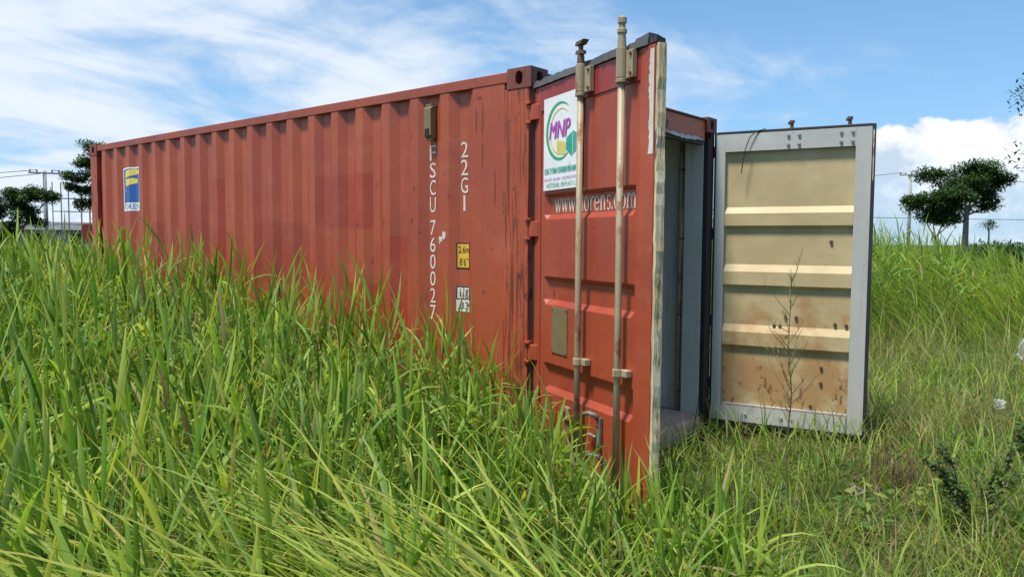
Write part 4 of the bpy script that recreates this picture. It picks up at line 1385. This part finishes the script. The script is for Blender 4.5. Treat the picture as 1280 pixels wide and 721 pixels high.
def wiry_weed():
    R = random.Random(8)
    stems = []; G = Grass()
    main = [Vector((0, 0, 0)), Vector((-0.015, 0.02, 0.35)), Vector((0.0, 0.0, 0.7)), Vector((-0.02, 0.02, 1.0)), Vector((-0.01, 0.015, 1.40))]
    stems.append((main, 0.006, 0.002))
    B, A, E_, LL, WW, CC = [], [], [], [], [], []
    for k in range(30):
        t_ = 0.38+0.62*k/30
        seg = min(3, int(t_*4)); f = t_*4-seg
        p = main[seg].lerp(main[seg+1], f)
        az = R.uniform(0, 6.28)
        br = bent(p, az, R.uniform(0.4, 1.1), R.uniform(0.10, 0.36)*(1.25-0.7*t_), 4, 0.35, R)
        stems.append((br, 0.0026, 0.0010))
        for q in br[1:]:
            for _ in range(2):
                B.append(q); A.append(R.uniform(0, 6.28)); E_.append(R.uniform(0.2, 1.3)); LL.append(R.uniform(0.03, 0.07)); WW.append(R.uniform(0.0025, 0.006))
                CC.append(R.choice([(0.20, 0.20, 0.06), (0.14, 0.18, 0.05), (0.3, 0.25, 0.10)]))
    leaf_poly(G, B, A, E_, LL, WW, CC)
    thing_with_leaves('wiry_weed', (0.98, -1.19, 0.0), stems, G, 'grass_leaf', 'stem_olive', 'tall thin wiry weed standing before the tan inner panel', 'weed')


wiry_weed()


def leafy_bush(loc, seed, n, hgt, label, dark=1.0, lw=0.030, ll=0.060):
    R = random.Random(seed)
    stems = []; G = Grass()
    B, A, E_, LL, WW, CC = [], [], [], [], [], []
    for k in range(n):
        az = R.uniform(0, 6.28)
        st_ = bent((R.uniform(-0.02, 0.02), R.uniform(-0.02, 0.02), 0), az, R.uniform(0.95, 1.45), hgt*R.uniform(0.7, 1.1), 7, 0.25, R)
        stems.append((st_, 0.006, 0.002))
        subs = [st_]
        for i in (2, 3, 4, 5):
            b_ = bent(st_[i], az+R.uniform(-1.5, 1.5), R.uniform(0.5, 1.1), hgt*R.uniform(0.15, 0.32), 4, 0.3, R)
            stems.append((b_, 0.003, 0.0012)); subs.append(b_)
        for sb in subs:
            for q in sb[(3 if sb is st_ else 1):]:
                for _ in range(3):
                    B.append(q); A.append(R.uniform(0, 6.28)); E_.append(R.uniform(-0.2, 0.9)); LL.append(ll*R.uniform(0.6, 1.2)); WW.append(lw*R.uniform(0.7, 1.2))
                    g = R.uniform(0.75, 1.2)*dark
                    CC.append((0.095*g, 0.150*g, 0.034*g))
    leaf_poly(G, B, A, E_, LL, WW, CC, 0.7)
    thing_with_leaves('leafy_weed', loc, stems, G, 'grass_leaf', 'stem_dark', label, 'weed')


leafy_bush((1.22, -2.14, 0.0), 4, 5, 0.62, 'dark-stemmed bushy weed with small dull green leaves near the dead brown weed')
leafy_bush((1.62, -2.42, 0.0), 9, 4, 0.50, 'second dark bushy weed with dense blue-green leaves', 1.1)
leafy_bush((3.1, -2.15, 0.0), 15, 5, 0.45, 'small green leafy weed between the bushy weed and the white rag', 1.2)


def dead_weed(loc, seed, n, hgt, label):
    R = random.Random(seed); G = Grass()
    stems = []
    B, A, E_, LL, WW, CC = [], [], [], [], [], []
    for k in range(n):
        p = (R.gauss(0, 0.10), R.gauss(0, 0.12), 0)
        st_ = bent(p, R.uniform(0, 6.28), R.uniform(1.0, 1.5), hgt*R.uniform(0.5, 1.1), 4, 0.3, R)
        stems.append((st_, 0.0022, 0.0009))
        for q in st_[2:]:
            for _ in range(4):
                B.append(q); A.append(R.uniform(0, 6.28)); E_.append(R.uniform(0, 1.4)); LL.append(R.uniform(0.02, 0.06)); WW.append(R.uniform(0.003, 0.008))
                g = R.uniform(0.6, 1.2); CC.append((0.16*g, 0.095*g, 0.055*g))
    leaf_poly(G, B, A, E_, LL, WW, CC)
    thing_with_leaves('dead_weed', loc, stems, G, 'dry_stalk', 'stem_straw', label, 'weed')


dead_weed((1.78, -1.58, 0.0), 2, 75, 0.30, 'brown dried-out weed clump in the short grass')
dead_weed((3.55, -1.78, 0.0), 6, 45, 0.42, 'grey-straw seedhead clump standing behind the dark bushy weed')


def creeper(loc, seed, n, label):
    R = random.Random(seed); G = Grass(); stems = []
    B, A, E_, LL, WW, CC = [], [], [], [], [], []
    for k in range(n):
        p = (R.gauss(0, 0.12), R.gauss(0, 0.12), 0)
        st_ = bent(p, R.uniform(0, 6.28), R.uniform(0.9, 1.4), R.uniform(0.10, 0.26), 3, 0.3, R)
        stems.append((st_, 0.002, 0.001))
        B.append(st_[-1]); A.append(R.uniform(0, 6.28)); E_.append(R.uniform(-0.1, 0.6)); LL.append(R.uniform(0.05, 0.09)); WW.append(R.uniform(0.04, 0.065))
        CC.append(R.choice([(0.13, 0.24, 0.04), (0.28, 0.32, 0.07), (0.10, 0.20, 0.05)]))
    leaf_poly(G, B, A, E_, LL, WW, CC, 0.5)
    thing_with_leaves('broadleaf_creeper', loc, stems, G, 'grass_leaf', 'stem_olive', label, 'weed')


creeper((0.92, -1.72, 0.0), 3, 16, 'yellow-green broad-leaved creeper below the dead brown weed')
creeper((1.45, -1.85, 0.0), 7, 10, 'bright green broad-leaved creeper between dead weed and bushy weed')


# ------------------------------------------------------------------ litter
def crumple(name, loc, sx, sy, sz, mat, label, cat, seed, sub=3):
    bm = bmesh.new()
    bmesh.ops.create_icosphere(bm, subdivisions=sub, radius=1.0)
    R = random.Random(seed)
    ph = [R.uniform(0, 6) for _ in range(6)]
    for v in bm.verts:
        p = v.co.copy()
        k = 1+0.22*math.sin(3*p.x+ph[0]+2*p.z)+0.18*math.sin(5*p.y+ph[1]-3*p.x)+0.12*math.sin(9*p.z+ph[2]+4*p.y)+R.uniform(-0.09, 0.09)
        v.co = Vector((p.x*sx*k, p.y*sy*k, max(0, p.z+0.55)*sz*k))
    me = bpy.data.meshes.new(name); bm.to_mesh(me); bm.free()
    me.materials.append(MAT[mat])
    o = bpy.data.objects.new(name, me); COL.objects.link(o); o.location = loc
    return tag(o, label, cat)


def gz(x, y): return float(ground_z(np.array([x]), np.array([y]))[0])


crumple('rag_heap', (8.45, -1.62, gz(8.45, -1.62)+0.01), 0.10, 0.12, 0.17, 'rag_white', 'crumpled white rag heap at the edge of the wind-bent grass', 'rag', 1)
crumple('plastic_bag', (4.75, -1.76, gz(4.75, -1.76)+0.0), 0.035, 0.05, 0.05, 'plastic_white', 'small crumpled white plastic bag lying in the short grass', 'bag', 2)
crumple('paper_scrap', (5.6, -1.35, gz(5.6, -1.35)-0.01), 0.04, 0.05, 0.04, 'mortar', 'torn pale paper scrap beside the white rag heap', 'litter', 5)
crumple('mortar_lump', (0.12, -1.32, gz(0.12, -1.32)-0.005), 0.09, 0.06, 0.03, 'mortar', 'flat buff mortar lump lying in trodden grass before the doors', 'rubble', 3)
crumple('mortar_lump', (1.52, -1.42, gz(1.52, -1.42)-0.005), 0.06, 0.05, 0.04, 'mortar', 'small grey-buff rubble lump beside the dead brown weed', 'rubble', 4)


# ------------------------------------------------------------------ trees
def tree(name, loc, hgt, trunk_h, layers, seed, label, leaf_size=0.16, nleaf=3200, bark='bark', tr=0.16, lean=(0, 0), group=None, rs=1.0):
    """layers: list of (dx, dy, z, rx, ry, rz, weight) crown masses; limbs grow to clumps inside them"""
    R = random.Random(seed); rg = np.random.default_rng(seed)
    e = empty(name, loc)
    mb = MB()
    topp = Vector((lean[0], lean[1], trunk_h))
    mid = Vector((lean[0]*0.35+R.uniform(-0.1, 0.1), lean[1]*0.35, trunk_h*0.5))
    mb.tube([(0, 0, -0.1), mid, topp], [tr*1.25, tr, tr*0.75], 8)
    clumps = []
    for (dx, dy, z, rx, ry, rz, wt) in layers:
        hub = Vector((dx, dy, z-0.5*rz))
        s0 = mid.lerp(topp, R.uniform(0.55, 1.0))
        m_ = s0.lerp(hub, 0.55)+Vector((R.uniform(-0.15, 0.15), R.uniform(-0.15, 0.15), -0.10*(hub-s0).length))
        mb.tube([s0, m_, hub], [tr*0.40, tr*0.28, tr*0.16], 6, caps=False)
        for k in range(int(wt)):
            while True:
                q = Vector((R.uniform(-1, 1), R.uniform(-1, 1), R.uniform(-1, 1)))
                if q.length < 1: break
            c_ = Vector((dx+q.x*rx, dy+q.y*ry, z+q.z*rz))
            clumps.append(c_)
            h0 = m_.lerp(hub, R.uniform(0.4, 1.0))
            mb.tube([h0, h0.lerp(c_, 0.5)+Vector((0, 0, -0.05)), c_], [tr*0.13, tr*0.08, tr*0.03], 4, caps=False)
    mb.build('trunk', bark, e, smooth=True)
    G = Grass()
    per = max(8, nleaf//len(clumps))
    B = []
    for c_ in clumps:
        r_ = R.uniform(0.5, 1.0)*hgt*0.10*rs+0.14*rs
        p = rg.normal(0, 1, (per, 3)); p /= np.linalg.norm(p, axis=1, keepdims=True)
        p *= (rg.random((per, 1))**0.5)*r_*np.array([1.3, 1.3, 0.75])
        B.append(p+np.array(c_))
    B = np.concatenate(B); N = len(B)
    g = rg.uniform(0.6, 1.9, (N, 1))
    c = np.array([(0.042, 0.085, 0.022)])*g*(1+0.15*rg.uniform(-1, 1, (N, 3)))
    G.ribbons(B, rg.uniform(0, 6.28, N), rg.uniform(-0.5, 1.0, N), rg.uniform(0, 0.8, N), leaf_size*rg.uniform(0.7, 1.4, N), leaf_size*0.55*rg.uniform(0.7, 1.3, N), c, 2, False, 0.1, wbase=0.4)
    G.build('crown', 'tree_leaf', e)
    return tag(e, label, 'tree', group)


def along(ang_px, dist):
    """ground point at a compass bearing seen from where the photographer stood"""
    yaw = YAW+math.atan((ang_px-640)/955.7)
    return (CAM.x+math.sin(yaw)*dist, CAM.y+math.cos(yaw)*dist, 0.0)


px = rt
def off(a, b=0.0):       # sideways (to the right) and away
    f2 = Vector((math.sin(YAW), math.cos(YAW), 0))
    v = rt*a+f2*b
    return v.x, v.y


def lay(specs):
    return [(*off(a, b), z, rx, rx, rz, wt) for (a, b, z, rx, rz, wt) in specs]


tree('spreading_tree', along(1205, 46), 6.0, 3.6, lay([(-1.7, 0, 5.1, 0.8, 0.35, 7), (-0.3, 0, 4.9, 1.2, 0.55, 16), (0.6, 0, 5.3, 0.9, 0.5, 11), (1.5, 0, 4.9, 0.7, 0.45, 7), (-0.6, 0, 4.2, 0.9, 0.5, 11), (0.7, 0, 4.3, 0.6, 0.4, 6), (1.0, 0, 3.4, 0.45, 0.4, 4), (1.7, 0.4, 4.2, 0.4, 0.4, 3)]), 3,
     'flat-topped spreading tree with a bare grey trunk beyond the wind-bent grass', nleaf=20000, tr=0.15, rs=0.8)
tree('low_spreading_tree', along(1178, 42), 4.2, 2.0, lay([(-0.9, 0, 3.6, 0.8, 0.4, 9), (0.2, 0, 3.6, 0.9, 0.6, 12), (0.3, 0, 2.8, 0.8, 0.5, 8), (-0.5, 0, 3.0, 0.6, 0.35, 5)]), 9,
     'lower leaning dark tree in front of the flat-topped spreading tree', nleaf=14000, tr=0.10, lean=off(-0.4))
tree('sapling', along(1234, 70), 3.2, 2.8, lay([(0, 0, 3.0, 0.45, 0.35, 6)]), 5, 'thin small sapling alone beyond the field at the right horizon', nleaf=500, tr=0.07)
bx = along(1327, 15.5)
tree('overhanging_tree', bx, 5.6, 3.2, lay([(0.25, 0, 4.1, 0.55, 0.35, 10), (0.3, 0, 3.2, 0.55, 0.3, 8), (1.2, 0, 3.9, 0.8, 0.8, 12), (0.4, 0, 1.9, 0.35, 0.2, 4)]), 12,
     'tree reaching its branch tips in from the side of the field', leaf_size=0.09, nleaf=9000, tr=0.12, lean=off(0.8))
tree('bushy_tree', along(20, 52), 4.6, 2.0, lay([(-1.0, 0, 3.3, 1.3, 0.7, 14), (0.4, 0, 4.1, 1.1, 0.5, 10), (0.7, 0, 2.9, 1.2, 0.6, 9), (1.9, 0, 3.9, 0.5, 0.2, 3), (-0.3, 0, 2.0, 1.3, 0.5, 8)]), 21,
     'dark rounded leafy tree beside the concrete pole and sheds', nleaf=22000, tr=0.16, rs=0.8)
tree('tiered_tree', along(121, 44), 6.2, 5.0, lay([(-0.1, 0, 6.2, 0.35, 0.3, 4), (-0.5, 0, 5.4, 0.6, 0.25, 6), (-0.5, 0, 4.6, 0.9, 0.22, 7), (-0.8, 0, 4.1, 0.9, 0.2, 7), (0.6, 0, 4.8, 0.9, 0.8, 9), (-0.3, 0, 3.3, 0.6, 0.2, 5)]), 33,
     'tiered tree with flat branches showing past the closed end of the container', nleaf=9000, tr=0.10, rs=0.55)

# hedge on the right horizon
G = Grass()
rg = np.random.default_rng(4)
N = 9000
t_ = rg.random(N)
pa, pb = np.array(along(1214, 62)), np.array(along(1420, 48))
c0 = pa[None]*(1-t_[:, None])+pb[None]*t_[:, None]
B = c0+rg.normal(0, 1, (N, 3))*np.array([0.8, 0.8, 0.01])
top_ = 1.45+0.35*np.sin(t_*37)*np.sin(t_*91+1)
B[:, 2] = rg.random(N)**0.7*top_
G.ribbons(B, rg.uniform(0, 6.28, N), rg.uniform(-0.4, 1.2, N), rg.uniform(0, 0.8, N), 0.26*rg.uniform(0.6, 1.4, N), 0.14*rg.uniform(0.6, 1.4, N),
          np.array([(0.045, 0.095, 0.026)])*rg.uniform(0.6, 1.4, (N, 1)), 2, False)
tag(G.build('scrub_belt', 'tree_leaf'), 'low dark green scrub belt along the right horizon', 'scrub', kind='stuff')


# ------------------------------------------------------------------ poles and lines
def pole(loc, hgt, label, rz):
    e = empty('utility_pole', loc, rz)
    q = MB(); q.tube([(0, 0, -0.1), (0, 0, hgt)], [0.17, 0.11], 10); q.build('shaft', 'concrete', e, smooth=True)
    q = MB().box(-0.95, 0.95, -0.135, -0.055, hgt-0.22, hgt-0.12); q.build('crossarm', 'steel_grey', e)
    for x in (-0.85, -0.45, 0.45, 0.85):
        q = MB(); q.tube([(x, -0.095, hgt-0.12), (x, -0.095, hgt-0.02), (x, -0.095, hgt+0.08)], [0.035, 0.06, 0.03], 8); q.build('insulator', 'insulator', e)
    return tag(e, label, 'utility pole')


PL, PR = Vector(along(59, 62)), Vector(along(1134, 78))
HL, HR = 1.59+(297-215)/955.7*62*0.87, 1.59+(297-208)/955.7*78*0.87
pole(PL, HL, 'grey concrete utility pole between the dark rounded tree and the tiered tree', -YAW+0.5)
pole(PR, HR, 'grey concrete utility pole rising beside the right door edge', -YAW-0.3)


def cable(a, b, sag, label):
    q = MB()
    a, b = Vector(a), Vector(b)
    pts = [a.lerp(b, k/24)-Vector((0, 0, sag*4*(k/24)*(1-k/24))) for k in range(25)]
    q.tube(pts, 0.022, 5)
    tag(q.build('power_cable', 'wire_black'), label, 'cable')


f2 = Vector((math.sin(YAW), math.cos(YAW), 0))
lp = PL+Vector((0, 0, HL+0.05)); rp = PR+Vector((0, 0, HR+0.05))
cable(lp-rt*0.6, lp-rt*46-f2*12-Vector((0, 0, 1.6)), 1.0, 'upper thin black cable running outward from the concrete pole by the dark rounded tree')
cable(lp-rt*0.3-Vector((0, 0, 0.25)), lp-rt*46-f2*12-Vector((0, 0, 2.9)), 1.0, 'lower thin black cable running outward from the concrete pole by the dark rounded tree')
cable(lp+rt*0.5, lp+rt*45+f2*30-Vector((0, 0, 0.6)), 1.2, 'thin black cable from the concrete pole past the tiered tree')
cable(rp-rt*0.6, rp-rt*40+f2*6-Vector((0, 0, 0.5)), 1.0, 'thin black cable from the right pole towards the open door')
cable(rp+rt*0.6, rp+rt*46-f2*10-Vector((0, 0, 0.8)), 1.3, 'upper thin black cable passing behind the flat-topped spreading tree')
cable(rp-rt*40-Vector((0, 0, 3.2)), rp+rt*46-f2*10-Vector((0, 0, 4.2)), 0.6, 'lower thin black cable crossing the right pole and the tree trunk')


# ------------------------------------------------------------------ sheds and frame far off on the left
def shed(loc, wd, dp, hw, hr, label, rz, slant=0.0):
    e = empty('shed', loc, rz)
    q = MB().box(-wd/2, wd/2, -dp/2, dp/2, -0.05, hw); q.build('wall', 'shed_wall', e)
    q = MB()
    q.prism([(-dp/2-0.5, hw+0.02), (0, hr), (dp/2+0.5, hw+0.02), (dp/2+0.5, hw+0.12), (0, hr+0.1), (-dp/2-0.5, hw+0.12)], -wd/2-0.4, wd/2+0.4, 'x')
    q.build('roof', 'shed_roof', e)
    n = int(wd//4)
    for k in range(n):
        x0 = -wd/2+wd*(k+0.3)/n
        q = MB().box(x0, x0+wd/n*0.42, -dp/2-0.03, -dp/2+0.02, 0.6, hw-0.35); q.build('opening', 'dark_hole', e)
    return tag(e, label, 'shed')


shed(along(45, 112), 21, 9, 2.5, 3.55, 'long low grey-roofed shed behind the dark rounded tree', -YAW+0.62)
shed(along(96, 124), 12, 8, 2.3, 3.3, 'shorter grey-roofed shed behind the steel frame', -YAW+0.62)

e = empty('steel_frame', along(92, 96), -YAW+0.55)
for i, xx in enumerate((-1.8, -1.0, -0.3, 0.9, 1.7, 2.6)):
    for yy in (0, 1.4):
        q = MB().box(xx-0.045, xx+0.045, yy-0.045, yy+0.045, -0.05, 7.6-0.35*i*(0.4 if i > 2 else 0)); q.build('post', 'steel_grey', e)
for z in (1.7, 3.1, 4.5, 5.9):
    for yy in (0, 1.4):
        q = MB().box(-1.8, 2.6, yy-0.085, yy-0.047, z-0.03, z+0.03); q.build('ledger', 'steel_grey', e)
tag(e, 'tall open grey steel scaffold frame beside the tiered tree', 'scaffold')

e = empty('notice_board', along(110.5, 70), -YAW+0.6)
MB().box(-0.40, 0.40, -0.03, 0.03, 1.35, 2.75).build('board', 'sign_red', e)
for xx in (-0.3, 0.3):
    MB().box(xx-0.03, xx+0.03, 0.032, 0.09, -0.05, 2.7).build('post', 'steel_grey', e)
tag(e, 'small red board on posts just past the closed end', 'board')
